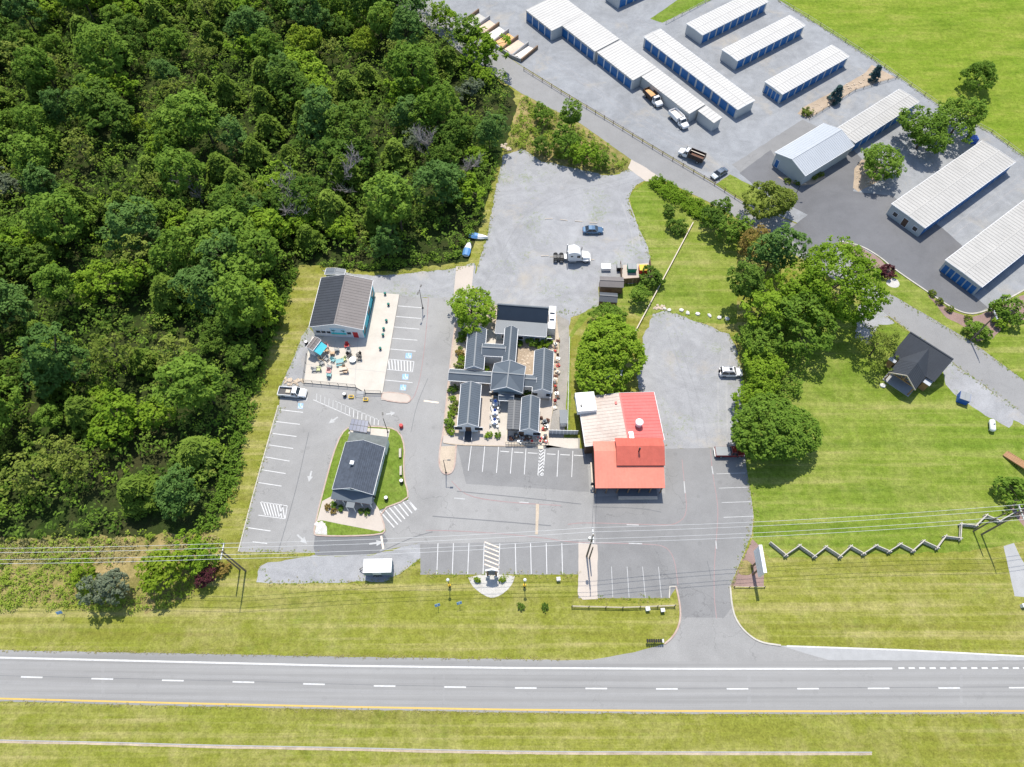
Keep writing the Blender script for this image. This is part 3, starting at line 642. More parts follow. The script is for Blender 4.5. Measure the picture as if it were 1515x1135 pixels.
cc = c6 + Vector((math.cos(rz4), math.sin(rz4), 0))*L4/2 + Vector((-math.sin(rz4), math.cos(rz4), 0))*W4/2; cc.z = 0
row('storage row of which only a grey corner and blue doors show, above the grass island', None, 3.0, 9, fitted=(cc, rz4, L4, W4))
row('large ivory-roofed storage building with office windows and dark door in its end wall', [(1366.7, 338.4), (1501.5, 240.4), (1454.7, 207), (1320.6, 300.8)], 3.3, 14, 0, 'roof_ivory', 'wall_sage',
    [('L', 2.6, .9, 1.1, 1.1, 'win'), ('L', -2.9, .9, 1.1, 1.1, 'win'), ('L', -.2, .05, 1.3, 2.2, 'door')])
c7, rz7, L7, W7 = fit([(1366.7, 338.4), (1501.5, 240.4), (1454.7, 207), (1320.6, 300.8)], 3.3)
a8 = G(1452.8, 424.8, 3.3); l8 = G(1401.4, 383, 3.3); W8 = (l8-a8).length
cc = a8 + Vector((math.cos(rz7), math.sin(rz7), 0))*22 + Vector((-math.sin(rz7), math.cos(rz7), 0))*W8/2; cc.z = 0
row('large ivory-roofed storage building with six blue doors in its end wall', None, 3.3, 14, 6, 'roof_ivory', 'wall_sage', fitted=(cc, rz7, 44, W8))
# stepped row beside the side road
P0 = G(778, 14.8, 3); P1 = G(1056.5, 181, 3); P1b, P0b = G(1068.7, 176, 3.2), G(863.5, 20, 3.2); d = (P1b-P0b); ang = math.atan2(d.y, d.x); ux = Vector((math.cos(ang), math.sin(ang), 0)); uy = Vector((-math.sin(ang), math.cos(ang), 0))
def uv(px, py): p = G(px, py, 3)-P0; return p.dot(ux), p.dot(uy)
st = empty('storage_building', (P0.x, P0.y, 0), ang, 'stepped white-roofed storage row along the side road with trucks parked beside it', 'storage building', SG)
yb = yb2 = (uv(915, 57.5)[1]+uv(1068.7, 176)[1])/2
secs = [((778, 14.8), (816, 45.5), 4, None), ((829.6, 38), (881, 76), 5, None), ((883, 77.5), (936.4, 118.6), 5, None), ((950, 112.5), (1018.5, 168.7), 0, None), ((1032, 164), (1056.5, 181), 0, None)]
for i, (a, b, nd, yy) in enumerate(secs):
    x0, y0 = uv(*a); x1, y1 = uv(*b); yf = (y0+y1)/2; ybk = yy if yy is not None else yb
    dz = (0, .06, 0, -.04, -.08)[i]
    MB().box(x0+.1, yf+.1, 0, x1-.1+(.0 if i == 4 else .25), ybk-.1, 2.9+dz).build('wall', 'wall_grey', st)
    q = MB(); X0, X1 = x0, x1+(.12 if i == 4 else .1); zf, zb_ = 3.0+dz, 3.28+dz
    q.add([(X0, yf, zf), (X1, yf, zf), (X1, ybk, zb_), (X0, ybk, zb_), (X0, yf, zf-.12), (X1, yf, zf-.12), (X1, ybk, zb_-.4), (X0, ybk, zb_-.4)], [[0, 1, 2, 3], [7, 6, 5, 4], [0, 4, 5, 1], [1, 5, 6, 2], [2, 6, 7, 3], [3, 7, 4, 0]])
    rs = q.build('roof_slope', 'roof_white', st); q = MB(); ribs(q, X0+.03, X1-.03, yf, zf, ybk, zb_, .95, .16, .05); q.build('roof_seams', 'seam_white', rs)['kind'] = 'stuff'
    for k in range(nd):
        p = (x1-x0-.5)/nd; xx = x0+.25+p*(k+.5)
        MB().box(xx-p*.42, yf+.05, .05, xx+p*.42, yf+.1, 2.4).build('roll_up_door', 'door_blue', st)
        MB().box(xx+p*.46, yf+.03, 0, xx+p*.54, yf+.1, 2.88+dz).build('jamb', 'trim_white', st)
# office with pale blue roof and its wing
gable('storage_office', 'pale blue gabled office with a blue door, joined to a storage wing', 'office', [(1190.3, 261), (1262.5, 216), (1220.4, 181.9), (1147.4, 224.7)], 3.7, 5.2, 'wall_sage', 'roof_paleblue', .3,
      [('L', 3.4, .05, 1.0, 2.1, 'bdoor')], None, .6)
row('ivory storage wing attached to the pale blue office, doors in its shaded side', [(1263, 212.8), (1359, 151), (1332, 131), (1237.9, 189.8)], 3.2, 8, 0, 'roof_ivory', 'wall_sage')

# ---- teal hall
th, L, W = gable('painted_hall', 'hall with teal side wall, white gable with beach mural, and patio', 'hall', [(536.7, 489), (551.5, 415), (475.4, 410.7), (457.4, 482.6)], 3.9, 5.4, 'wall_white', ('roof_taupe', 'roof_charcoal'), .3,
    [('L', 4.2, 1.5, .9, .8, 'wwin'), ('L', 3.1, 1.5, .9, .8, 'wwin'), ('L', 2.0, 1.5, .8, .8, 'wwin'), ('L', -2.3, 1.5, .8, .8, 'wwin'), ('L', -3.6, .35, 1.1, 2.1, 'red')], None, .7, base=0)
# side wall panel in teal and mural panel
MB().box(-L/2+.35, -W/2+.22, .05, L/2-.35, -W/2+.30, 3.75).build('side_panel', 'wall_teal', th)
for t in (-5, 0, 4.5): MB().box(t-.9, -W/2+.16, .9, t+.9, -W/2+.22, 2.3).build('window', 'glass_dark', th)
xm = -L/2+.3
mu = MB().box(xm-.08, -1.7, 1.0, xm, 1.5, 3.4).build('mural', 'mural_sky', th)
MB().box(xm-.1, -1.68, 1.35, xm-.081, 1.48, 1.95).build('sea_band', 'mural_sea', mu); MB().box(xm-.1, -1.68, 1.02, xm-.081, 1.48, 1.34).build('sand_band', 'mural_sand', mu)
for y, s_ in ((-1.3, 1), (1.05, -1)):
    q = MB(); q.bar((xm-.11, y, 1.5), (xm-.11, y+.15*s_, 2.7), .08, .02)
    for a in range(6): q.bar((xm-.112, y+.15*s_, 2.7), (xm-.112, y+.15*s_+.5*math.cos(a*1.05), 2.75+.35*math.sin(a*1.05)), .12, .015)
    q.build('painted_palm', 'mural_palm', mu)
gable('hall_annex', 'small dark lean-to behind the teal hall at the wood edge', 'shed', [(509, 408), (511, 399), (483, 397), (480, 406)], 2.6, 2.9, 'wall_blue', 'roof_slate', .15, (), None, .6)
# food booth on the patio
bo, bl, bw = gable('food_booth', 'small booth with grey roof and teal awning on the patio', 'booth', [(461.4, 518.9), (474.9, 503.8), (464.6, 497.5), (453.5, 514.1)], 2.9, 3.2, 'wall_white', 'roof_taupe', .15, (), None, .6, base=.0)
MB().add([(-bl/2+.2, -bw/2, 2.6), (bl/2-.2, -bw/2, 2.6), (bl/2-.2, -bw/2-1.5, 1.9), (-bl/2+.2, -bw/2-1.5, 1.9), (-bl/2+.2, -bw/2, 2.55), (bl/2-.2, -bw/2, 2.55), (bl/2-.2, -bw/2-1.5, 1.85), (-bl/2+.2, -bw/2-1.5, 1.85)],
         [[0, 1, 2, 3], [7, 6, 5, 4], [0, 4, 5, 1], [1, 5, 6, 2], [2, 6, 7, 3], [3, 7, 4, 0]]).build('awning', 'wall_teal', bo)
for x in (-bl/2+.3, bl/2-.3): MB().bar((x, -bw/2-1.45, .3), (x, -bw/2-1.45, 1.86), .07).build('post', 'metal_white', bo)

# ---- diner on the lawn island
di, L, W = gable('diner', 'white diner with dark shingled gable roof on the lawn island', 'diner', [(549.9, 732.8), (570.5, 661.8), (510.2, 654.4), (493.3, 723)], 3.3, 5.3, 'wall_white', 'shingle', .3,
    [('F', -5, 1.2, 1.2, 1.2, 'win'), ('F', -1, 1.2, 1.2, 1.2, 'win'), ('F', 3, 1.2, 1.2, 1.2, 'win'), ('L', 0, 3.6, .8, .6, 'wwin')], None, 0, base=.12)
for side, y0 in ((1, -W/2), (-1, W/2)):      # shingle courses
    q = MB(); n = 11
    for k in range(n):
        f0, f1 = k/n, (k+1)/n; ya, yb_ = y0*(1-f0), y0*(1-f1); za, zb_ = 3.18+2*f0, 3.18+2*f1
        q.add([(-L/2, ya, za+.11), (L/2, ya, za+.11), (L/2, yb_, zb_+.012), (-L/2, yb_, zb_+.012), (-L/2, ya, za+.0), (L/2, ya, za+.0)], [[0, 1, 2, 3], [4, 5, 1, 0]])
    q.build('shingle_courses', 'shingle', di)['kind'] = 'stuff'
v = MB(); v.box(-.35, .55, 4.9, .35, 1.25, 5.45); v.box(-.25, .65, 5.45, .25, 1.15, 5.5); v.build('roof_vent', 'metal_white', di)
MB().add([(L/2-.2, -W/2+.1, 2.4), (L/2-.2, W/2-.2, 2.4), (L/2+2.3, W/2-.2, 2.15), (L/2+2.3, -W/2+.1, 2.15), (L/2-.2, -W/2+.1, 0), (L/2-.2, W/2-.2, 0), (L/2+2.3, W/2-.2, 0), (L/2+2.3, -W/2+.1, 0)],
         [[0, 1, 2, 3], [4, 5, 6, 7], [0, 4, 5, 1], [1, 5, 6, 2], [2, 6, 7, 3], [3, 7, 4, 0]]).build('rear_addition', 'wall_white', di)
MB().box(L/2-.25, -W/2-.05, 2.42, L/2+2.5, W/2-.05, 2.52).build('rear_roof', 'shingle_green', di)
q = MB(); w2 = W/2-.05                                            # hipped porch roof
q.add([(-L/2+.35, -w2, 3.05), (-L/2+.35, w2, 3.05), (-L/2-1.6, w2+.1, 2.45), (-L/2-1.6, -w2-.1, 2.45), (-L/2+.35, -w2, 2.95), (-L/2+.35, w2, 2.95), (-L/2-1.6, w2+.1, 2.35), (-L/2-1.6, -w2-.1, 2.35)], [[0, 1, 2, 3], [7, 6, 5, 4], [0, 4, 5, 1], [1, 5, 6, 2], [2, 6, 7, 3], [3, 7, 4, 0]])
ribs(q, 0, 0, 0, 0, 0, 0, 1) if False else None
q.build('porch_roof', 'roof_slate', di)
MB().box(-L/2-1.55, -w2+.2, 2.15, -L/2-1.5, w2-.2, 2.36).build('porch_fascia', 'roof_brick', di)
for t in np.linspace(-w2+.3, w2-.3, 5): MB().box(-L/2-1.5, t-.07, .03, -L/2-1.36, t+.07, 2.3).build('porch_post', 'trim_white', di)
MB().box(-L/2-2.7, -.75, 2.25, -L/2-1.0, .75, 2.35).build('entry_canopy', 'roof_slate', di)
for t in (-.68, .68): MB().box(-L/2-2.65, t-.05, .03, -L/2-2.55, t+.05, 2.25).build('canopy_post', 'trim_white', di)
MB().box(-L/2+.24, -1.0, .03, -L/2+.3, 0.0, 2.1).build('door', 'plastic_red', di)
for t in (-3.2, 2.6): MB().box(-L/2+.24, t-.8, .9, -L/2+.3, t+.8, 2.0).build('window', 'glass_dark', di)
pg = [G(520.3, 619.5, 2.6), G(545.7, 622.7, 2.6), G(542.5, 640.7, 2.6), G(515.5, 636, 2.6)]
rt = empty('shade_shelter', ((pg[0].x+pg[2].x)/2, (pg[0].y+pg[2].y)/2, 0), 0, 'shade shelter with dark panelled roof behind the diner', 'shelter'); o3 = rt.location
q = MB(); q.add([(p.x-o3.x, p.y-o3.y, 2.6) for p in pg]+[(p.x-o3.x, p.y-o3.y, 2.5) for p in pg], [[0, 1, 2, 3], [7, 6, 5, 4], [0, 4, 5, 1], [1, 5, 6, 2], [2, 6, 7, 3], [3, 7, 4, 0]]); q.build('shelter_frame', 'metal_dark', rt)
for i in range(5):
    for j in range(2):
        def bl_(u, v): return (pg[0]*(1-u)+pg[1]*u)*(1-v)+(pg[3]*(1-u)+pg[2]*u)*v - o3
        cs = [bl_(i/5+.01, j/2+.02), bl_((i+1)/5-.01, j/2+.02), bl_((i+1)/5-.01, (j+1)/2-.02), bl_(i/5+.01, (j+1)/2-.02)]
        MB().add([(p.x, p.y, 2.6) for p in cs]+[(p.x, p.y, 2.63) for p in cs], [[4, 5, 6, 7], [0, 1, 5, 4], [1, 2, 6, 5], [2, 3, 7, 6], [3, 0, 4, 7]]).build('roof_panel', 'solar', rt)
for p in pg: pc = p.lerp(Vector((o3.x, o3.y, 0)), .06); MB().bar((pc.x-o3.x, pc.y-o3.y, .02), (pc.x-o3.x, pc.y-o3.y, 2.5), .1).build('post', 'wood_brown', rt)

# ---- shopping village of linked slate-blue roofs
VG = 'linked slate-roofed shops of the village'
B0 = .14
vw = [('win', 1.1, 1.1)]
def wins(side, ts, z=.9, w_=1.0, h=1.1): return [(side, t, z, w_, h, 'win') for t in ts]
v1, L, W = gable('village_shop', 'long village shop with a steep dark upper roof above a lower shed roof', 'shop', [(733, 493), (808.8, 498), (810.9, 461.5), (736.2, 455.2)], 3.0, 3.1, 'wall_blue', 'roof_slate', .2, wins('F', (-3.5, 0, 3.5, 6)), VG, .5, base=B0, ridge_off=.45)
q = MB(); yA, yB = W*.02, W*.36
q.add([(-L/2, yA, 2.95), (L/2, yA, 2.95), (L/2, yB, 5.3), (-L/2, yB, 5.3), (L/2, W/2, 4.2), (-L/2, W/2, 4.2), (L/2, W/2, 2.6), (-L/2, W/2, 2.6)], [[0, 1, 2, 3], [1, 6, 4, 2], [0, 3, 5, 7], [6, 7, 5, 4]]); q.build('steep_roof', 'roof_navy', v1)
q = MB(); q.add([(-L/2-.1, yB-.1, 5.33), (L/2+.1, yB-.1, 5.33), (L/2+.1, W/2+.3, 4.1), (-L/2-.1, W/2+.3, 4.1)], [[0, 1, 2, 3]]); ribs(q, -L/2, L/2, yB, 5.3, W/2+.2, 4.15, .5); q.build('roof_slope', 'roof_slate', v1)
gable('village_shop', 'narrow village shop next to the round-crowned tree', 'shop', [(715.4, 547), (719.8, 487), (692.7, 486.3), (687.7, 545.6)], 3.2, 4.4, 'wall_white', 'roof_slate', .25, wins('F', (-4, 4)), VG, .5, base=B0)
gable('link_roof', 'short covered link between the narrow shop and the central hall', 'covered walk', [(713, 526), (748, 528), (748, 510), (714, 508)], 3.4, 4.3, 'wall_white', 'roof_slate', .2, (), VG, .5, base=B0)
gable('village_shop', 'ridge-roofed wing joining the long shop to the central hall', 'shop', [(762.4, 540), (765.6, 487), (748, 485), (742, 538)], 3.5, 4.6, 'wall_white', 'roof_slate', .25, wins('F', (-3, 0, 3)), VG, .5, base=B0)
# central hall: four crossing gables
c, rz, L, W = fit([(726.7, 578.3), (774.4, 582), (777, 543), (730.5, 538)], 3.6)
ch = empty('central_hall', (c.x, c.y, B0), rz, 'square central hall of the village with four crossing gables', 'hall', VG)
l, w_ = L/2, W/2; he_, hr_ = 3.5, 5.4
MB().add([(-l+.4, -w_+.4, 0), (l-.4, -w_+.4, 0), (l-.4, w_-.4, 0), (-l+.4, w_-.4, 0), (-l+.4, -w_+.4, he_), (l-.4, -w_+.4, he_), (l-.4, w_-.4, he_), (-l+.4, w_-.4, he_)], [[0, 1, 5, 4], [1, 2, 6, 5], [2, 3, 7, 6], [3, 0, 4, 7]]).build('wall', 'wall_blue', ch)
cor = [(-l, -w_, he_), (l, -w_, he_), (l, w_, he_), (-l, w_, he_)]; mid = [(0, -w_, hr_), (l, 0, hr_), (0, w_, hr_), (-l, 0, hr_)]; ap = (0, 0, hr_+.05)
for i in range(4):
    a, b = cor[i], cor[(i+1) % 4]; m = mid[i]
    MB().add([a, m, ap], [[0, 1, 2]]).build('roof_slope', 'roof_slate', ch); MB().add([m, b, ap], [[0, 1, 2]]).build('roof_slope', 'roof_slate', ch)
    MB().add([tuple(x*.94 if k < 2 else x-.08 for k, x in enumerate(p)) for p in (a, b, m)], [[0, 1, 2]]).build('gable_wall', 'wall_blue', ch)
    MB().bar(m, ap, .22, .1).build('ridge_cap', 'roof_slate', ch)
    q = MB(); q.bar(a, m, .06, .2); q.bar(b, m, .06, .2); q.build('bargeboard', 'trim_white', ch)
for x in (-2.6, 2.4): MB().box(x-.9, -w_+.34, .9, x+.9, -w_+.4, 2.2).build('window', 'glass_dark', ch)
gable('porch_roof', 'small gabled entrance porch on the front of the central hall', 'porch', [(738, 592), (760, 593), (760, 584), (738, 583)], 2.8, 3.5, 'wall_white', 'roof_slate', .1, (), VG, .5, base=B0, openw=True)
pr = [o_ for o_ in C.objects if o_.name.startswith('porch_roof') and o_.type == 'EMPTY'][-1]
for x in (-1.3, 1.3): MB().box(x-.08, -.75, 0, x+.08, -.59, 2.65).build('post', 'trim_white', pr)
gable('covered_walk', 'long covered walk from the kerb to the central hall', 'covered walk', [(663.9, 562.7), (727, 567), (727, 550.5), (664.6, 545.6)], 3.0, 3.8, 'wall_white', 'roof_slate', .2, (), VG, .5, base=B0, openw=True)
cw = [o_ for o_ in C.objects if o_.name.startswith('covered_walk') and o_.type == 'EMPTY'][-1]
for t in np.linspace(-4, 4, 5):
    for y in (-.95, .95): MB().box(t-.07, y-.07, 0, t+.07, y+.07, 2.9).build('post', 'trim_white', cw)
gable('covered_walk', 'short covered link between the central hall and the shop along the alley', 'covered walk', [(774, 571), (793.5, 572), (793.5, 555.5), (775.5, 554.4)], 3.1, 3.8, 'wall_white', 'roof_slate', .2, (), VG, .5, base=B0)
fr, L, W = gable('village_shop', 'village shop with white trim, planting strip at its side and ramped entrance', 'shop', [(707.8, 631), (711.6, 569.5), (682.7, 568), (676.4, 629.8)], 3.1, 4.3, 'wall_white', 'roof_slate', .25,
    [('L', -2.0, .9, 1.5, 1.2, 'win'), ('L', 1.9, .9, 1.5, 1.2, 'win'), ('L', 0, .05, 1.1, 2.1, 'door')], VG, .5, base=B0)
MB().box(-L/2-1.9, -.7, 0, -L/2+.2, .7, .25).build('entrance_ramp', 'roof_charcoal', fr)
for y in (-.75, .75): q = MB(); q.bar((-L/2-1.9, y, .9), (-L/2+.1, y, 1.0), .06); q.bar((-L/2-1.9, y, 0), (-L/2-1.9, y, .9), .06); q.build('handrail', 'trim_white', fr)
gable('village_shop', 'shop along the dirt alley with lattice porch at its end', 'shop', [(815.9, 580.8), (819.6, 520.5), (790.8, 519), (788, 578.8)], 3.1, 4.3, 'wall_white', 'roof_slate', .25, [('L', -1.4, .9, 1.1, 1.1, 'win'), ('L', 1.4, .9, 1.1, 1.1, 'win')]+wins('F', (-5, 0, 5)), VG, .5, base=B0)
gable('village_shop', 'front village shop with cluttered porch facing the car park', 'shop', [(796, 638.6), (798.8, 588.8), (772, 588.8), (769.4, 637.3)], 3.1, 4.3, 'wall_white', 'roof_slate', .25, [('L', -1.5, .9, 1.4, 1.2, 'win'), ('L', 1.5, .05, 1.1, 2.1, 'door')], VG, .5, base=B0)
cv, L, W = gable('carport', 'grey flat-ribbed awning roof between courtyard and front shop', 'awning', [(768, 636), (771, 592.5), (752, 592.5), (749.8, 635)], 2.9, 3.1, 'wall_white', 'roof_dark', .1, (), VG, .5, base=B0, openw=True, trim=None)
for x in (-L/2+.2, L/2-.2):
    for y in (-W/2+.2, W/2-.2): MB().box(x-.06, y-.06, 0, x+.06, y+.06, 2.85).build('post', 'metal_dark', cv)
c = G(816, 480, 0); cx_ = empty('cold_store', (c.x, c.y, B0), R(-4), 'white walk-in cold store with two roof units behind the long shop', 'cold store')
MB().box(-.75, -2.9, 0, .75, 2.9, 2.5).build('body', 'metal_white', cx_, bevel=.04); MB().box(-.5, .9, 2.5, .5, 1.9, 3.0).build('roof_unit', 'metal_grey', cx_, bevel=.03); MB().box(-.5, -.7, 2.5, .5, .3, 3.0).build('roof_unit', 'metal_grey', cx_, bevel=.03)
# porch deck with clutter in front of the front shop
c = G(780, 650); dk = empty('porch_deck', (c.x, c.y, .03), R(-1), 'wooden front deck with black rails before the front shop', 'deck')
MB().box(-4.2, -1.3, 0, 4.2, 1.6, .3).build('floor', 'wood_pale', dk)
for y in (-1.25,):
    q = MB()
    for x in np.arange(-4.15, 4.16, .55):
        if abs(x-2.6) > .5: q.bar((x, y, .3), (x, y, 1.2), .06)
    q.bar((-4.15, y, 1.2), (2.0, y, 1.2), .08); q.bar((3.2, y, 1.2), (4.15, y, 1.2), .08); q.bar((-4.15, y, .75), (2.0, y, .75), .05); q.build('railing', 'metal_dark', dk)
MB().box(2.1, -2.1, 0, 3.1, -1.3, .16).build('step', 'wood_pale', dk)

# ---- red-roofed restaurant
rh, L, W = gable('red_roofed_restaurant', 'big restaurant with coral and chalky white roof and salmon front wing', 'restaurant', [(981.3, 655.6), (971, 584.5), (852, 584.5), (868, 656)], 3.9, 4.6, 'wall_brown', ('roof_coral', 'roof_chalk'), .2, (), None, .65, base=0, ridge_off=-.04)
def raised(pts, he, hr, roof, nm, rib=.6, drop=0):
    cl, rzl, Ll, Wl = fit(pts, he); M = Matrix.Rotation(-rh.rotation_euler[2], 4, 'Z') @ Matrix.Translation(-rh.location) @ Matrix.Translation(cl) @ Matrix.Rotation(rzl, 4, 'Z')
    return M, Ll, Wl
M, Lw, Ww = raised([(881.2, 723.2), (979.5, 720.5), (981, 657), (876.2, 655)], 3.6, 5.2, None, None)
yr = -Ww/2+Ww*.74; z0, z1 = 3.5, 5.3
T = lambda vs: [M @ Vector(v) for v in vs]
MB().add(T([(-Lw/2+.25, -Ww/2+1.6, 0), (Lw/2-.25, -Ww/2+1.6, 0), (Lw/2-.25, Ww/2, 0), (-Lw/2+.25, Ww/2, 0), (-Lw/2+.25, -Ww/2+1.6, 3.8), (Lw/2-.25, -Ww/2+1.6, 3.8), (Lw/2-.25, Ww/2, 4.4), (-Lw/2+.25, Ww/2, 4.4), (-Lw/2+.25, yr, z1-.15), (Lw/2-.25, yr, z1-.15)]), [[0, 1, 5, 4], [1, 2, 6, 9, 5], [3, 0, 4, 8, 7], [4, 5, 9, 8], [6, 7, 8, 9]]).build('front_wall', 'wall_brown', rh)
for ya, za, yb_, zb_ in ((-Ww/2, z0, yr, z1), (Ww/2, 4.55, yr, z1)):
    q = MB(); q.add([(-Lw/2, ya, za), (Lw/2, ya, za), (Lw/2, yb_, zb_), (-Lw/2, yb_, zb_), (-Lw/2, ya, za-.14), (Lw/2, ya, za-.14), (Lw/2, yb_, zb_-.14), (-Lw/2, yb_, zb_-.14)], [[0, 1, 2, 3], [7, 6, 5, 4], [0, 4, 5, 1], [1, 5, 6, 2], [2, 6, 7, 3], [3, 7, 4, 0]])
    ribs(q, -Lw/2+.03, Lw/2-.03, ya, za, yb_, zb_, .6, .05, .035); q.v = [tuple(M @ Vector(p)) for p in q.v]; q.build('roof_slope', 'roof_salmon', rh)
# raised upper gable in brick red
xa, xb = Lw/2-Lw*.685, Lw/2+.15; ya, ym, yc = -Ww/2+Ww*.43, -Ww/2+Ww*.80, Ww/2+.3
q = MB()
for y0, z0_, y1, z1_ in ((ya, 4.95, ym, 6.3), (yc, 5.3, ym, 6.3)):
    q.add([(xa, y0, z0_), (xb, y0, z0_), (xb, y1, z1_), (xa, y1, z1_), (xa, y0, z0_-.14), (xb, y0, z0_-.14), (xb, y1, z1_-.14), (xa, y1, z1_-.14)], [[0, 1, 2, 3], [7, 6, 5, 4], [0, 4, 5, 1], [1, 5, 6, 2], [2, 6, 7, 3], [3, 7, 4, 0]])
    ribs(q, xa+.03, xb-.03, y0, z0_, y1, z1_, .6, .05, .035)
q.v = [tuple(M @ Vector(p)) for p in q.v]; q.build('upper_roof', 'roof_brick', rh)
MB().add(T([(xa+.2, ya+.35, 3.9), (xb-.2, ya+.35, 3.9), (xb-.2, yc-.2, 3.9), (xa+.2, yc-.2, 3.9), (xa+.2, ya+.35, 4.9), (xb-.2, ya+.35, 4.9), (xb-.2, yc-.2, 5.2), (xa+.2, yc-.2, 5.2), (xa+.2, ym, 6.12), (xb-.2, ym, 6.12)]), [[0, 1, 5, 4], [2, 3, 7, 6], [1, 2, 6, 9, 5], [3, 0, 4, 8, 7]]).build('upper_wall', 'wall_brown', rh)
q = MB()
for x in np.linspace(-Lw/2+.3, Lw/2-.3, 7): q.box(x-.09, -Ww/2+.3, 0, x+.09, -Ww/2+.48, 3.4)
q.v = [tuple(M @ Vector(p)) for p in q.v]; q.build('porch_posts', 'wood_brown', rh)
q = MB().box(-Lw/2+4.6, -Ww/2-.9, 0, Lw/2-.9, -Ww/2-.35, .32); q.v = [tuple(M @ Vector(p)) for p in q.v]; q.build('boardwalk_edge', 'wood_pale', rh)
q = MB().box(-Lw/2+4.6, -Ww/2-.35, 0, Lw/2-.9, -Ww/2+1.6, .3); q.v = [tuple(M @ Vector(p)) for p in q.v]; q.build('boardwalk', 'roof_slate', rh)
q = MB().box(-Lw/2-.25, -Ww/2+.6, 0, -Lw/2+.0, Ww/2-2.5, .5); q.v = [tuple(M @ Vector(p)) for p in q.v]; q.build('side_bench', 'wood_pale', rh)
for x in (-6, -3.4, 1.5, 5.5):
    q = MB().box(x-.9, -Ww/2+1.52, 1.0, x+.9, -Ww/2+1.6, 2.3); q.v = [tuple(M @ Vector(p)) for p in q.v]; q.build('window', 'glass_dark', rh)
# roof gear and the white box
def on_roof(nm, px, py, h, lx, ly, lz, m, cyl=False):
    p = G(px, py, h); p = Matrix.Rotation(-rh.rotation_euler[2], 4, 'Z') @ (p-rh.location); q = MB()
    if cyl: q.lathe([(lx*.8, 0), (lx*.8, lz*.55), (lx, lz*.6), (lx, lz*.9), (lx*.6, lz)], 14, (p.x, p.y, h-.3))
    else: q.cbox(p.x, p.y, h-.3, lx, ly, lz)
    return q.build(nm, m, rh, bevel=0 if cyl else .03)
on_roof('exhaust_fan', 945, 628, 4.6, .75, .75, 1.5, 'metal_white', True); on_roof('roof_unit', 933.5, 646, 4.5, 1.6, .9, .9, 'metal_grey'); on_roof('flue', 945.5, 667, 6.2, .18, .18, 1.6, 'metal_dark', True)
on_roof('vent_box', 911, 597, 4.4, .6, .4, .6, 'roof_coral')
wb = on_roof('cooler_box', 866, 598, 4.0, 4.1, 3.7, 1.4, 'metal_white')
on_roof('vent_box', 860, 600, 5.3, .5, .3, .35, 'metal_dark')

# ---- timber cabin by the side road
kb, L, W = gable('timber_cabin', 'dark-roofed timber cabin with open truss porch beside the side road', 'cabin', [(1320, 524.5), (1383, 566), (1405.3, 534), (1342.4, 494.3)], 3.0, 5.6, 'wood_orange', 'roof_charcoal', .45, [('R', 0, .9, 1.2, 1.2, 'win'), ('B', 0, .05, 1.1, 2.1, 'door')], None, .45, trim=None, ridge_off=.26)
q = MB(); pw = 2.9; pd = 4.3; zr = 5.25; y1 = W*.2
for s_ in (-1, 1):
    q.add([(0, y1, zr), (0, -W/2-pd, zr), (s_*pw, -W/2-pd, 3.1), (s_*pw, -W/2+.6, 3.1), (0, y1, zr-.12), (0, -W/2-pd, zr-.12), (s_*pw, -W/2-pd, 2.98), (s_*pw, -W/2+.6, 2.98)], [[0, 1, 2, 3], [7, 6, 5, 4], [0, 4, 5, 1], [1, 5, 6, 2], [2, 6, 7, 3], [3, 7, 4, 0]])
    for t in np.arange(.3, pd, .45): q.bar((0, -W/2-pd+t, zr+.02), (s_*pw, -W/2-pd+t, 3.12), .05, .04)
q.build('porch_roof', 'roof_charcoal', kb)
for s_ in (-1, 1):
    MB().bar((0, -W/2-pd-.04, zr-.12), (s_*pw, -W/2-pd-.04, 2.98), .08, .24).build('bargeboard', 'wood_pale', kb)
    MB().box(s_*(pw-.35)-.12, -W/2-pd+.3, 0, s_*(pw-.35)+.12, -W/2-pd+.54, 3.0).build('porch_post', 'wood_orange', kb)
    MB().box(s_*(pw+.9)-.75, -W/2-1.0, 2.3, s_*(pw+.9)+.75, -W/2+.5, 2.4).build('side_roof', 'roof_paleblue', kb)
    MB().box(s_*(pw+.9)-.6, -W/2-.9, 0, s_*(pw+.9)+.6, -W/2+.4, 2.3).build('side_closet', 'wood_orange', kb)
q = MB(); yt = -W/2-pd+.4; q.bar((-pw+.3, yt, 3.0), (pw-.3, yt, 3.0), .2); q.bar((0, yt, 3.0), (0, yt, 5.0), .18); q.bar((0, yt, 3.2), (-1.2, yt, 4.1), .14); q.bar((0, yt, 3.2), (1.2, yt, 4.1), .14); q.build('truss', 'wood_orange', kb)
MB().box(-pw, -W/2-pd+.1, 0, pw, -W/2, .18).build('porch_floor', 'concrete_grey', kb)

# ================================================================== vegetation
leafmat('leaf_dark', (.062, .128, .017), (.155, .245, .035))
leafmat('leaf_mid', (.095, .18, .02), (.205, .32, .042))
leafmat('leaf_bright', (.13, .235, .015), (.265, .39, .035))
leafmat('leaf_yellow', (0.132, 0.220, 0.013), (0.275, 0.363, 0.033))
leafmat('leaf_olive', (.115, .165, .022), (.25, .30, .055))
leafmat('leaf_blue', (.07, .145, .03), (.15, .26, .06))
leafmat('leaf_grey', (0.103, 0.138, 0.075), (0.218, 0.253, 0.161))
leafmat('leaf_spruce', (0.036, 0.078, 0.072), (0.084, 0.144, 0.144), .1)
leafmat('leaf_purple', (0.054, 0.017, 0.022), (0.120, 0.036, 0.042), .15)
leafmat('leaf_fern', (.105, .18, .02), (.22, .315, .046))
leafmat('leaf_weed', (.20, .29, .03), (.38, .47, .075))
leafmat('leaf_straw', (.34, .32, .13), (.50, .44, .20))
leafmat('leaf_autumn', (0.192, 0.144, 0.036), (0.360, 0.264, 0.072))

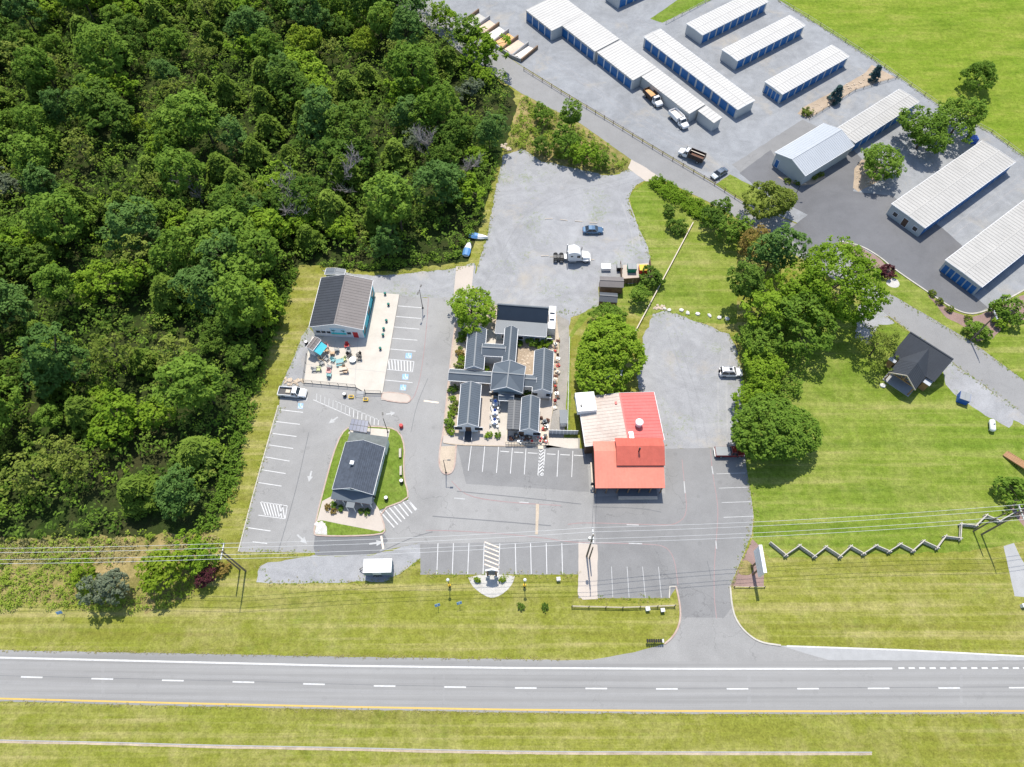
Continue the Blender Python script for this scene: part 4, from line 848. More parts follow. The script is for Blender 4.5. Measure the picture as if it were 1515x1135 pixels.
def leaf_mesh(name, cent, nrm_c, crad, per, size, seed, flat=.55, up=.5, elong=1.0, droop=0.0):
    """leaf-sized faces spread through clumps: cent (n,3) clump centres, nrm_c outward directions"""
    g = np.random.default_rng(seed); n = len(cent); k = n*per
    ci = np.repeat(np.arange(n), per)
    d = g.normal(size=(k, 3)); d /= np.linalg.norm(d, axis=1)[:, None]
    d = d + nrm_c[ci]*.7; d /= np.linalg.norm(d, axis=1)[:, None]+1e-6
    rr = crad[ci]*(g.random(k)**.4)
    p = cent[ci]+d*rr[:, None]*np.array([1, 1, flat+.25])
    nn = d*.55+np.array([0, 0, up+.35])+g.normal(size=(k, 3))*.4; nn /= np.linalg.norm(nn, axis=1)[:, None]
    a = np.cross(nn, g.normal(size=(k, 3))); a /= np.linalg.norm(a, axis=1)[:, None]+1e-6; b = np.cross(nn, a)
    s = size*(.6+.8*g.random(k))[:, None]; a = a*s*elong; b = b*s*.62
    v = np.stack([p-a, p-b*.9+nn*s*.15, p+a-np.array([0, 0, droop])*s, p+b*.9+nn*s*.15], 1).reshape(-1, 3)
    me = bpy.data.meshes.new(name); me.vertices.add(4*k); me.vertices.foreach_set('co', v.ravel().astype(np.float32))
    me.loops.add(4*k); me.loops.foreach_set('vertex_index', np.arange(4*k, dtype=np.int32)); me.polygons.add(k)
    me.polygons.foreach_set('loop_start', np.arange(0, 4*k, 4, dtype=np.int32)); me.polygons.foreach_set('loop_total', np.full(k, 4, np.int32))
    at = me.attributes.new('tint', 'FLOAT', 'POINT'); tc = g.random(n); at.data.foreach_set('value', np.repeat(tc[ci], 4).astype(np.float32))
    me.update(); return me
def crown_points(Rc, Hc, z0, n, seed, shape='round', lump=.35):
    g = np.random.default_rng(seed); d = g.normal(size=(n*3, 3)); d /= np.linalg.norm(d, axis=1)[:, None]
    d = d[d[:, 2] > -.45][:n]; n = len(d)
    # main lobes give an uneven outline
    lob = g.normal(size=(7, 3)); lob /= np.linalg.norm(lob, axis=1)[:, None]; amp = .65+lump*g.random(7)
    k = np.max(np.clip(d @ lob.T, 0, 1)**2*amp, axis=1)+.62-.2*lump
    r = k*(.72+.28*g.random(n)**.5)*np.where(g.random(n) < .22, .45+.3*g.random(n), 1)
    p = d*r[:, None]
    if shape == 'cone':
        h = g.random(n)**.8; rad = (1-h)**.85*(.75+.25*g.random(n))+.04; t = g.random(n)*6.283
        p = np.stack([rad*np.cos(t), rad*np.sin(t), h*2-1], 1); d = np.stack([np.cos(t)*.8, np.sin(t)*.8, np.full(n, .35)], 1)
    c = p*np.array([Rc, Rc, Hc/2])+np.array([0, 0, z0+Hc/2]); return c, d
VAR = {}
def variant(key, Rc, Hc, z0, n, per, crad, size, seed, shape='round', lump=.35, th=.16, **kw):
    c, d = crown_points(Rc, Hc, z0, n, seed, shape, lump); g = np.random.default_rng(seed+99)
    crown = leaf_mesh('crown', c, d, crad*(.6+.7*g.random(len(c))), per, size, seed, **kw)
    q = MB(); top = z0+Hc*.62; bend = g.normal(size=2)*.15*Rc*.3
    q.tube([(0, 0, -.1), (bend[0]*.3, bend[1]*.3, z0*.7), (bend[0], bend[1], top)], [th*1.25, th, th*.3], 7)
    for i in g.choice(len(c), min(9, len(c)), replace=False):
        e = Vector(c[i]); s0 = Vector((bend[0]*.6, bend[1]*.6, z0+(e.z-z0)*.35)); m_ = s0.lerp(e, .5)+Vector((0, 0, .15*Rc))
        q.tube([s0, m_, e], [th*.5, th*.33, th*.12], 5, False)
    VAR[key] = (crown, q.mesh('trunk')); return VAR[key]
NT = [0]
def plant_tree(name, label, cat, key, loc, leaf, s=1.0, rz=None, group=None, sz=None, bark='bark'):
    cm, tm = VAR[key]; e = empty(name, (loc[0], loc[1], loc[2] if len(loc) > 2 else 0), rz if rz is not None else random.uniform(0, 6.28), label, cat, group)
    e.scale = (s, s, sz or s)
    for nm, me, m in (('crown', cm, leaf), ('trunk', tm, bark)):
        o = bpy.data.objects.new(nm, me); C.objects.link(o); o.parent = e
        if not me.materials: me.materials.append(MATS[m])
        o.material_slots[0].link = 'OBJECT'; o.material_slots[0].material = MATS[m]
    return e
# variants (metres): forest crowns
for i in range(4): variant(f'wood{i}', 3.3, 5.8, 2.4, 170, 20, .78, .27, 20+i, lump=.75)
for i in range(3): variant(f'tall{i}', 2.8, 7.2, 2.6, 170, 20, .75, .27, 40+i, lump=.8)
for i in range(3): variant(f'small{i}', 2.2, 3.8, 1.2, 95, 20, .58, .24, 60+i, lump=.8)
for i in range(2): variant(f'feather{i}', 3.0, 5.6, .8, 190, 18, .6, .30, 80+i, 'cone', elong=1.5, flat=.25, up=.9, droop=.4)
for i in range(3): variant(f'thin{i}', 2.6, 5.5, 2.2, 45, 16, .8, .27, 90+i, lump=.7)
for i in range(2): variant(f'big{i}', 6.6, 8.2, 2.4, 330, 34, 1.05, .33, 100+i, lump=.32, th=.34, up=.7)
variant('maple', 7.6, 8.2, 1.8, 760, 24, .82, .29, 114, lump=.22, th=.4, up=.7)
variant('airy', 4.4, 6.0, 1.8, 80, 22, .95, .26, 120, lump=.6, th=.2)
variant('grand', 8.0, 9.5, 2.0, 620, 22, .9, .28, 131, lump=.75, th=.45)
for i in range(2): variant(f'yard{i}', 4.5, 5.4, 1.6, 280, 22, .75, .26, 140+i, lump=.6, th=.22)
variant('spruce', 1.7, 4.6, .2, 120, 18, .42, .22, 150, 'cone', elong=1.4, flat=.3, up=.6)
for i in range(3): variant(f'bush{i}', 1.25, 1.5, .1, 46, 22, .42, .17, 160+i, lump=.3, th=.06)
for i in range(2): variant(f'scrub{i}', 2.0, 2.6, .2, 60, 24, .65, .24, 170+i, lump=.6, th=.08)
# bare dead trees
def dead_mesh(seed, H=8.0):
    g = random.Random(seed); q = MB()
    def br(p, d, L, r, lv):
        pts = [p]; dd = d.copy()
        for k in range(4):
            dd = (dd+Vector((g.uniform(-.25, .25), g.uniform(-.25, .25), g.uniform(-.05, .18)))).normalized(); pts.append(pts[-1]+dd*L/4)
        q.tube(pts, [r*(1-.2*i) for i in range(5)], 5 if lv < 2 else 4, False)
        if lv < 3:
            for k in range(6 if lv else 9):
                b = pts[g.randint(1, 4)]; nd = (dd*.6+Vector((g.uniform(-1, 1), g.uniform(-1, 1), g.uniform(-.1, .7)))).normalized(); br(b, nd, L*g.uniform(.4, .62), r*.5, lv+1)
    br(Vector((0, 0, -.1)), Vector((0, 0, 1)), H*.6, .2, 0); return q.mesh('branches')
DEAD = [dead_mesh(5), dead_mesh(9)]

def inside(p, poly):
    x, y = p; r = False; n = len(poly)
    for i in range(n):
        x0, y0 = poly[i]; x1, y1 = poly[(i+1) % n]
        if (y0 > y) != (y1 > y) and x < (x1-x0)*(y-y0)/(y1-y0)+x0: r = not r
    return r
WOOD = [G(*p) for p in [(-70, 800), (-110, 20), (-60, -75), (560, -75), (610, -10), (690, 68), (755, 120), (757, 165), (727, 240), (698, 330), (672, 380), (560, 392), (428, 388), (414, 450), (378, 540), (352, 620), (334, 700), (305, 762), (215, 785), (110, 792)]]
WOOD = [(p.x, p.y) for p in WOOD]
xs = [p[0] for p in WOOD]; ys = [p[1] for p in WOOD]
KINDS = [  # variants, leaf, scale range, label, group, weight
    (('wood0', 'wood1', 'wood2'), 'leaf_dark', (.75, 1.6), 'dark green domed broadleaf tree', 'dark domed trees of the wood', 5),
    (('wood3', 'wood1', 'tall0'), 'leaf_mid', (.7, 1.7), 'mid green lumpy-crowned tree', 'mid green lumpy trees of the wood', 5),
    (('feather0', 'feather1'), 'leaf_fern', (.8, 1.6), 'fern green feathery pointed tree', 'feathery pointed trees of the wood', 5),
    (('tall1', 'tall2'), 'leaf_blue', (.8, 1.45), 'tall bluish green tree', 'tall bluish trees of the wood', 3),
    (('small0', 'small1', 'small2'), 'leaf_bright', (.9, 1.9), 'bright green leafy tree', 'bright leafy trees of the wood', 4.5),
    (('thin0', 'thin1', 'thin2'), 'leaf_olive', (.9, 1.3), 'thin-crowned olive tree', 'thin-crowned trees of the wood', 2),
    (('small1', 'wood2'), 'leaf_yellow', (.8, 1.05), 'yellow-green sunlit tree', 'yellow-green trees of the wood', 1.0),  # yellow-green is the leaf colour of this kind
    (('thin1', 'small2'), 'leaf_grey', (.9, 1.3), 'grey-green pale-leaved tree', 'grey-green trees of the wood', .9)]
ZONES = [('at the wood edge behind the teal hall', [(672, 380), (560, 392), (428, 388), (414, 450)], 10), ('beside the upper gravel lot', [(727, 240), (698, 330), (672, 380)], 12), ('beside the car park grass strip', [(414, 450), (378, 540), (352, 620), (334, 700), (305, 762)], 10), ('above the tall dry grass', [(305, 762), (215, 785), (-70, 800)], 10), ('at the wood edge beside the side road', [(560, -75), (610, -10), (690, 68), (755, 120), (757, 165), (736, 235)], 12), ('one row behind the car park edge', [(380, 450), (345, 540), (318, 620), (300, 700)], 11)]
ZONES = [(t, resample([G(*q) for q in ln], 2, False), d) for t, ln, d in ZONES]
def zone(x, y):
    for t, P, d in ZONES:
        if min((p.x-x)**2+(p.y-y)**2 for p in P) < d*d: return t
    return 'deep inside the dense wood'
wts = [k[5] for k in KINDS]; placed = []; tries = 0
rnd = random.Random(11)
while len(placed) < 296 and tries < 60000:
    tries += 1
    x = rnd.uniform(min(xs), max(xs)); y = rnd.uniform(min(ys), max(ys))
    if not inside((x, y), WOOD): continue
    md = 4.3 + 2.2*mnoise.noise((x*.05, y*.05, 0))
    if tries > 25000: md *= .85
    if any((x-a)**2+(y-b)**2 < md*md for a, b in placed): continue
    placed.append((x, y)); fieldn = mnoise.noise((x*.03, y*.03, 5))
    ww = [wt*max(.05, 1+2.2*mnoise.noise((x*.028+i*13.7, y*.028, i*3.1))) for i, wt in enumerate(wts)]
    k = rnd.choices(KINDS, ww)[0]; s = rnd.uniform(*k[2])
    t_ = (s-k[2][0])/(k[2][1]-k[2][0]); lb = ('small ' if t_ < .33 else 'large ' if t_ > .67 else 'medium ')+k[3]+' '+zone(x, y)
    plant_tree('woodland_tree', lb, 'tree', rnd.choice(k[0]), (x, y), k[1], s, rnd.uniform(0, 6.28), lb.replace(' tree', ' trees', 1), s*rnd.uniform(.85, 1.15))
print('wood trees', len(placed), tries)
for i, (px, py) in enumerate(((440, 345), (505, 290), (640, 240), (300, 300), (430, 310), (690, 265))):
    p = G(px, py); e = empty('dead_tree', (p.x, p.y, 0), i*1.3, 'bare grey dead tree with tangled twigs among the wood crowns', 'tree', 'dead trees of the wood'); s = (1.7, 2.0, 1.6, 1.4, 1.7, 1.5)[i]; e.scale = (s, s, s*.95)
    o = bpy.data.objects.new('branches', DEAD[i % 2]); C.objects.link(o); o.parent = e
for m_ in DEAD: m_.materials.append(MATS['bark_dead'])

# leafy ground layers nobody could count
def leaf_cover(name, label, cat, poly, n, leaf, rad, hgt, per, size, seed, world=False, dens=None, spread=1.0):
    P = poly if world else [(p.x, p.y) for p in (G(*q) for q in poly)]
    xs = [p[0] for p in P]; ys = [p[1] for p in P]; g = random.Random(seed); pts = []; rs = []
    t = 0
    while len(pts) < n and t < n*40:
        t += 1; x = g.uniform(min(xs), max(xs)); y = g.uniform(min(ys), max(ys))
        if not inside((x, y), P): continue
        if dens is not None and mnoise.noise((x*dens, y*dens, seed)) < g.uniform(-.6, .25): continue
        r = rad*g.uniform(.5, 1.3); pts.append((x, y, hgt*g.uniform(.15, 1.0))); rs.append(r)
    c = np.array(pts); d = np.tile(np.array([0, 0, .6]), (len(c), 1))
    me = leaf_mesh(name, c, d, np.array(rs), per, size, seed); me.materials.append(MATS[leaf])
    o = bpy.data.objects.new(name, me); C.objects.link(o); tag(o, label, cat, kind='stuff'); return o
leaf_cover('undergrowth', 'dark leafy undergrowth between the trees of the wood', 'undergrowth', WOOD, 4200, 'leaf_dark', 1.4, 3.0, 15, .36, 3, True)
leaf_cover('undergrowth', 'lighter green leafy undergrowth between the trees of the wood', 'undergrowth', WOOD, 1400, 'leaf_mid', 1.3, 3.6, 15, .34, 4, True, .08)
leaf_cover('woodland_mass', 'mid green small crowns filling the wood between its larger trees', 'wood', WOOD, 900, 'leaf_fern', 1.5, 4.8, 20, .27, 21, True, .06)
leaf_cover('woodland_mass', 'olive small crowns filling the wood between its larger trees', 'wood', WOOD, 700, 'leaf_olive', 1.4, 4.6, 20, .26, 22, True, .05)
leaf_cover('woodland_mass', 'bright green sprays of leaves through the wood', 'wood', WOOD, 450, 'leaf_bright', 1.2, 5.0, 18, .25, 23, True, .07)  # bright green leaf colour, one of three mixed through the wood
def edge_tufts(name, label, lines, n, leaf, seed, off=.5):
    g = random.Random(seed); pts = []
    for ln in lines:
        P = resample([G(*p) for p in ln], .5, False)
        for _ in range(int(n*len(P)/100)):
            p = g.choice(P); pts.append((p.x+g.gauss(0, off), p.y+g.gauss(0, off), .05))
    c = np.array(pts); d = np.tile(np.array([0, 0, .6]), (len(c), 1)); me = leaf_mesh(name, c, d, np.array([g.uniform(.06, .34) for _ in pts]), 16, .055, seed); me.materials.append(MATS[leaf])
    o = bpy.data.objects.new(name, me); C.objects.link(o); tag(o, label, 'weeds', kind='stuff')
EL = [[(745, 230), (733, 280), (722, 343), (707, 394)], [(773, 220), (800, 238), (856, 250), (893, 260), (930, 252)], [(941, 275), (929, 293), (934, 316), (946, 341), (959, 366), (962, 384)], [(700, 460), (735, 452), (823, 461), (860, 462)], [(966, 466), (985, 460), (1041, 479), (1078, 494), (1090, 521), (1102, 576), (1100, 660), (1108, 715), (1115, 765), (1100, 820), (1082, 866)], [(949, 520), (940, 545), (945, 576), (960, 590), (985, 660)], [(352, 817), (465, 817)], [(383, 838), (400, 863), (500, 862), (570, 860), (620, 828)], [(622, 851), (856, 851)], [(884, 887), (990, 887)], [(1404, 534), (1503, 605)], [(1288, 449), (1404, 534)], [(1300, 427), (1437, 507), (1515, 564)], [(413, 600), (376, 727), (353, 816)], [(457, 484), (436, 527), (416, 572)], [(560, 405), (660, 399), (700, 392)], [(1150, 0), (1289, 87), (1388, 156), (1466, 197), (1515, 233)]]
edge_tufts('edge_weeds', 'green weeds creeping over the edges of gravel and asphalt', EL, 150, 'leaf_weed', 31, .35)
edge_tufts('edge_weeds', 'dry tufts along the edges of gravel and asphalt', EL, 110, 'leaf_straw', 32, .4)
edge_tufts('edge_weeds', 'ragged grass along the highway shoulder', [[(x, line_at(TOPE, x)-.5) for x in range(-200, 880, 40)], [(x, line_at(YEL, x)+5) for x in range(-200, 1760, 40)]], 170, 'leaf_straw', 33, .13)
leaf_cover('wood_margin_scrub', 'sunlit green scrub along the edge of the wood', 'scrub', [(428, 392), (442, 400), (428, 450), (398, 530), (374, 620), (354, 720), (326, 780), (285, 795), (322, 720), (355, 590), (402, 460)], 330, 'leaf_mid', .9, 1.2, 18, .24, 5)
leaf_cover('wood_margin_scrub', 'sunlit green scrub between the wood and the gravel strip', 'scrub', [(450, 392), (560, 400), (680, 385), (712, 330), (738, 240), (730, 232), (700, 320), (672, 376), (560, 390)], 170, 'leaf_mid', .9, 1.2, 18, .24, 6)
leaf_cover('vine_thicket', 'bright green vine thicket along the side road bank', 'thicket', [(957, 268), (975, 264), (1010, 285), (1050, 305), (1065, 325), (1050, 335), (1020, 320), (1000, 305), (975, 290)], 330, 'leaf_bright', .8, 1.1, 24, .2, 7)
leaf_cover('roadside_thicket', 'rough green thicket between the gravel lot and side road', 'thicket', [(748, 226), (765, 165), (775, 145), (858, 188), (928, 238), (925, 250), (893, 256), (858, 246), (802, 232)], 420, 'leaf_weed', .8, 1.0, 18, .2, 8, False, .12)
leaf_cover('weed_bank', 'bright yellow-green weeds beside the highway verge', 'weeds', [(-90, 838), (105, 838), (135, 862), (190, 880), (235, 850), (290, 838), (288, 875), (262, 893), (222, 906), (150, 902), (60, 903), (-90, 906)], 620, 'leaf_weed', .7, .45, 16, .15, 9, False, .12)
leaf_cover('tall_dry_grass', 'tall straw-coloured grass below the wood', 'tall grass', [(-90, 802), (330, 795), (325, 812), (250, 830), (100, 835), (-90, 830)], 620, 'leaf_straw', .6, .3, 14, .13, 10, False, .1)
leaf_cover('tall_weeds', 'green weeds among the dry grass below the wood', 'weeds', [(-90, 795), (330, 785), (330, 812), (250, 832), (100, 840), (-90, 832)], 130, 'leaf_weed', .8, .8, 18, .2, 12, False, .1)
leaf_cover('hedge_strip', 'dense green hedge growth between the gravel lot and lawn', 'hedge', [(1092, 500), (1110, 470), (1170, 470), (1190, 540), (1180, 590), (1130, 600), (1105, 575)], 260, 'leaf_mid', 1.0, 2.2, 20, .24, 13)

# standing trees and bushes, each at its place: (crown mark x, y, mid height)
def T(name, label, cat, key, px, py, hm, leaf, s, sz=None, group=None, z=0, bark='bark'):
    p = G(px, py, hm); return plant_tree(name, label, cat, key, (p.x, p.y, z), leaf, s, None, group, sz, bark)
T('shade_tree', 'large round shade tree beside the red-roofed restaurant, above parked vehicles', 'tree', 'maple', 889, 522, 6, 'leaf_bright', .93)
T('shade_tree', 'smaller darker tree touching the large shade tree by the restaurant', 'tree', 'yard0', 903, 468, 4, 'leaf_mid', .66)
T('shade_tree', 'broad clumpy shade tree at the lawn edge next to the red pickup', 'tree', 'maple', 1155, 644, 6, 'leaf_mid', .92)
T('leaning_tree', 'pale feathery tree overhanging the red pickup', 'tree', 'airy', 1114, 628, 5, 'leaf_bright', .66)
T('hedge_tree', 'leafy tree beside the white car on the gravel lot', 'tree', 'yard1', 1130, 552, 4, 'leaf_bright', .85)
T('hedge_tree', 'leafy tree between the clumpy shade tree and the hedge', 'tree', 'yard0', 1118, 590, 3.5, 'leaf_bright', .7)
T('hedge_tree', 'rounded tree in the hedge growth above the gravel lot', 'tree', 'yard0', 1124, 507, 4, 'leaf_mid', .8)
T('grand_tree', 'very large spreading light green tree between the side road and lawn', 'tree', 'grand', 1222, 432, 7, 'leaf_bright', 1.1)
T('grand_tree', 'dark lower crown under the very large spreading tree', 'tree', 'yard1', 1180, 468, 5, 'leaf_mid', 1.35)
T('hedge_tree', 'bright leafy tree at the corner of the striped lawn', 'tree', 'wood0', 1130, 455, 5, 'leaf_bright', 1.15)
T('hedge_tree', 'dark green tree below the mottled tree by the side road', 'tree', 'tall0', 1108, 425, 6, 'leaf_dark', 1.1)
T('mottled_tree', 'mottled brownish green tree with bare limbs near the side road', 'tree', 'airy', 1122, 355, 6.5, 'leaf_autumn', .95)
T('hedge_tree', 'tall green tree beside the mottled tree near the side road', 'tree', 'tall1', 1145, 375, 7, 'leaf_blue', 1.25)
T('round_tree', 'rounded olive tree in the kerbed bed at the yard entrance', 'tree', 'yard1', 1143, 303, 3.5, 'leaf_olive', 1.05)
T('roadside_tree', 'dark bushy tree at the end of the vine thicket', 'tree', 'small0', 1060, 322, 3.2, 'leaf_dark', 1.25)
T('roadside_tree', 'low green tree between the vine thicket and the mottled tree', 'tree', 'small1', 1085, 345, 2.8, 'leaf_mid', 1.2)
T('thin_tree', 'small thin-leaved tree beside the timber cabin', 'tree', 'airy', 1298, 512, 3.5, 'leaf_olive', .85)
T('yard_tree', 'yard tree on the tan rock bed beside the office drive', 'tree', 'yard0', 1303, 240, 4.2, 'leaf_mid', .95)
T('yard_tree', 'middle yard tree of the group above the ivory storage roof', 'tree', 'yard1', 1368, 200, 4.2, 'leaf_mid', 1.15)
T('yard_tree', 'yard tree nearest the field fence', 'tree', 'yard0', 1420, 178, 4.2, 'leaf_mid', 1.1)
T('field_tree', 'lone tree standing in the open green field', 'tree', 'yard1', 1452, 108, 4.0, 'leaf_mid', .85)
T('village_tree', 'round bright tree at the corner of the village by the drive', 'tree', 'yard0', 697, 457, 4.5, 'leaf_bright', .92)
T('thicket_tree', 'tallest dark tree in the thicket beside the side road', 'tree', 'tall0', 845, 178, 4.5, 'leaf_mid', .85)
T('thicket_tree', 'rounded tree in the middle of the roadside thicket', 'tree', 'small0', 836, 212, 3, 'leaf_mid', 1.25)
T('thicket_tree', 'low bushy tree at the gravel edge of the roadside thicket', 'tree', 'small1', 864, 236, 2.2, 'leaf_bright', 1.15)
T('thicket_tree', 'small dark bushy tree at the wood end of the thicket', 'tree', 'small2', 800, 216, 2, 'leaf_dark', .9)
T('thicket_tree', 'slim tree by the road at the wood end of the thicket', 'tree', 'small0', 803, 168, 3, 'leaf_mid', .9)
T('thicket_tree', 'small round tree near the pale drive apron', 'tree', 'small2', 893, 236, 2, 'leaf_mid', .75)
T('slope_bush', 'round bush beside the dumpster enclosure', 'bush', 'scrub0', 966, 410, 1.5, 'leaf_dark', 1.0)
T('slope_bush', 'upright green bush on the slope below the dumpster enclosure', 'bush', 'small0', 946, 438, 1.8, 'leaf_mid', .75)
T('slope_bush', 'small round bush on the slope near the vine thicket', 'bush', 'bush0', 990, 312, .9, 'leaf_dark', 1.1)
T('slope_bush', 'round bush beside the top end of the slanting rail', 'bush', 'scrub1', 1003, 336, 1.2, 'leaf_dark', .9)
T('grey_tree', 'grey-green tree with pale fallen limbs beside the highway verge', 'tree', 'wood1', 163, 866, 3, 'leaf_grey', .78)
T('verge_tree', 'yellow-green tree next to the grey-green tree on the verge', 'tree', 'small0', 245, 845, 3, 'leaf_yellow', 1.3)
T('verge_tree', 'yellow leafy sapling on the far side of the grey-green tree', 'tree', 'small1', 122, 850, 3, 'leaf_yellow', .9)
T('verge_tree', 'bright tree at the wood corner above the verge', 'tree', 'small2', 290, 820, 3, 'leaf_bright', 1.1)
T('plum_tree', 'small purple-leaved tree on the verge near the double pole', 'tree', 'small0', 304, 853, 1.8, 'leaf_purple', .62)
T('small_shrub', 'round yellow and red shrub below the double pole', 'shrub', 'bush1', 329, 842, .8, 'leaf_autumn', .85)
T('juniper', 'dark spreading juniper at the corner bed by the timber steps', 'shrub', 'scrub0', 1500, 725, 1.5, 'leaf_mid', 1.2)
T('blue_spruce', 'blue spruce in the middle of the tan rock bed', 'spruce', 'spruce', 1238, 140, 2.2, 'leaf_spruce', 1.0)
T('blue_spruce', 'blue spruce at the field end of the tan rock bed', 'spruce', 'spruce', 1296, 109, 2.0, 'leaf_spruce', .9)
T('bed_shrub', 'low shrub at the pointed end of the tan rock bed', 'shrub', 'bush1', 1194, 166, .7, 'leaf_olive', .9)
T('bed_shrub', 'large green shrub by the pole in the mulch bed', 'shrub', 'scrub1', 1445, 488, 1.3, 'leaf_mid', 1.0)
T('bed_shrub', 'broad dark shrub in the mulch bed beside the small bright one', 'shrub', 'scrub0', 1487, 462, 1.5, 'leaf_mid', 1.25)
T('bed_shrub', 'small bright shrub between two larger ones in the mulch bed', 'shrub', 'bush0', 1478, 479, .7, 'leaf_bright', 1.0)
T('maroon_shrub', 'maroon dwarf shrub in the kerb-side mulch bed', 'shrub', 'bush2', 1311, 404, .6, 'leaf_purple', 1.2)
for i, (x, y, s, lf) in enumerate([(180, 295, 1.05, 'leaf_mid'), (168, 325, .8, 'leaf_yellow'), (162, 378, .45, 'leaf_mid'), (160, 408, .85, 'leaf_autumn'), (168, 440, .7, 'leaf_bright'), (158, 480, .9, 'leaf_olive'), (120, 622, .95, 'leaf_dark'), (117, 672, .6, 'leaf_bright'), (110, 720, .5, 'leaf_bright'), (135, 703, .6, 'leaf_olive'), (108, 770, .75, 'leaf_bright'), (132, 745, .7, 'leaf_olive'), (100, 820, .95, 'leaf_mid'), (92, 847, .55, 'leaf_olive'), (110, 870, .65, 'leaf_bright'), (588, 348, 1.25, 'leaf_mid'), (666, 342, 1.2, 'leaf_bright'), (650, 380, .9, 'leaf_yellow'), (515, 352, .7, 'leaf_dark'), (565, 645, .8, 'leaf_dark'), (318, 498, .6, 'leaf_bright'), (330, 890, .7, 'leaf_bright'), (385, 890, .6, 'leaf_mid')]):
    c = {'leaf_mid': 'green', 'leaf_yellow': 'yellow-green', 'leaf_autumn': 'bronze', 'leaf_bright': 'bright green', 'leaf_olive': 'olive', 'leaf_dark': 'dark green'}[lf]
    T('clipped_shrub', f'{c} round shrub planted among the village shops', 'shrub', f'bush{i % 3}', 640+x/3.98, 420+y/3.98, .6, lf, s*.74, None, f'{c} shrubs of the village', .13)
for i, (px, py, lf, s) in enumerate([(493.5, 747, 'leaf_mid', .65), (484, 750, 'leaf_autumn', .55), (493.5, 756, 'leaf_autumn', .55), (504, 752, 'leaf_dark', .6), (543, 757, 'leaf_dark', .6), (534, 756, 'leaf_dark', .5)]):
    c = {'leaf_mid': 'green', 'leaf_autumn': 'bronze', 'leaf_dark': 'dark'}[lf]
    T('porch_shrub', f'{c} shrub along the front porch of the diner', 'shrub', f'bush{i % 3}', px, py, .6, lf, s*.72, None, f'{c} shrubs of the diner porch', .13)
for px, py, nm in ((706, 858, 'left'), (743, 858, 'right')): T('ball_shrub', 'bright yellow ball shrub in the white stone sign bed', 'shrub', 'bush0', px, py, .4, 'leaf_yellow', .4, None, 'ball shrubs of the sign bed', .02)
for px, py in ((771, 897), (806, 898)): T('ball_shrub', 'dark green ball shrub on the grass verge', 'shrub', 'bush1', px, py, .4, 'leaf_dark', .42, None, 'dark ball shrubs on the verge')
for px, py in ((1165, 268), (1180, 270), (1205, 262), (1214, 258), (1380, 434), (1405, 457), (1390, 446), (1432, 472), (1500, 470)): T('low_shrub', 'low rounded shrub in a bed of the storage yard', 'shrub', 'bush2', px, py, .4, 'leaf_olive', .55, None, 'low shrubs of the storage yard beds')

# ================================================================== vehicles
def wheel(parent, x, y, r=.34, w_=.22, dual=False):
    s_ = 1 if y > 0 else -1
    M = Matrix.Translation((x, y, r)) @ Matrix.Rotation(math.pi/2, 4, 'X'); wd = w_*(2.1 if dual else 1)
    wh = MB().lathe([(r*.72, -wd/2), (r*.96, -wd/2), (r, -wd*.35), (r, wd*.35), (r*.96, wd/2), (r*.72, wd/2)], 16, (0, 0, 0), M).build('wheel', 'rubber', parent, smooth=False)
    MB().lathe([(r*.62, -wd/2-.012), (r*.66, -wd/2+.03), (r*.66, wd/2-.03), (r*.62, wd/2+.012)], 12, (0, 0, 0), M).build('rim', 'metal_grey', wh)
    return wh
def ring(x, hw, z0, z1, ch=.14):
    """rounded cross-section of a car body at station x"""
    return [(x, -hw+.02, z0), (x, -hw, z0+.18), (x, -hw, z1-ch), (x, -hw+ch, z1), (x, hw-ch, z1), (x, hw, z1-ch), (x, hw, z0+.18), (x, hw-.02, z0)]
def lamps(parent, xf, xr, hw, z, zr=None):
    for s_ in (-1, 1):
        MB().box(xf-.1, s_*(hw-.22)-.16, z-.08, xf+.02, s_*(hw-.22)+.16, z+.09).build('headlight', 'lamp_clear', parent)
        MB().box(xr-.02, s_*(hw-.18)-.12, (zr or z)-.1, xr+.1, s_*(hw-.18)+.12, (zr or z)+.12).build('tail_light', 'lamp_red', parent)
def glasshouse(parent, st, belt, top, hw, paint, x_rear_slant=True, pillars=True):
    """st = (x_rear_bottom, x_rear_top, x_front_top, x_front_bottom)"""
    a, b, c_, d_ = st; q = MB()
    q.add([(a, -hw, belt), (d_, -hw, belt), (d_, hw, belt), (a, hw, belt), (b, -hw+.2, top-.04), (c_, -hw+.2, top-.04), (c_, hw-.2, top-.04), (b, hw-.2, top-.04)], [[0, 1, 5, 4], [1, 2, 6, 5], [2, 3, 7, 6], [3, 0, 4, 7]])
    q.build('window_glass', 'glass_dark', parent)
    r = MB().loft([[(b-.06, -hw+.22, top-.06), (b, -hw+.26, top), (b, hw-.26, top), (b-.06, hw-.22, top-.06)], [((b+c_)/2, -hw+.16, top-.05), ((b+c_)/2, -hw+.24, top+.04), ((b+c_)/2, hw-.24, top+.04), ((b+c_)/2, hw-.16, top-.05)], [(c_+.08, -hw+.2, top-.07), (c_, -hw+.26, top), (c_, hw-.26, top), (c_+.08, hw-.2, top-.07)]]); r.build('roof', paint, parent)
    q = MB()
    for s_ in (-1, 1):
        for (x0, x1) in ((a, b), (d_, c_), ((a+d_)/2+.05, (b+c_)/2+.03)): q.bar((x0, s_*hw*1.0, belt), (x1, s_*(hw-.19), top-.03), .09, .06)
    q.build('pillars', paint, parent)
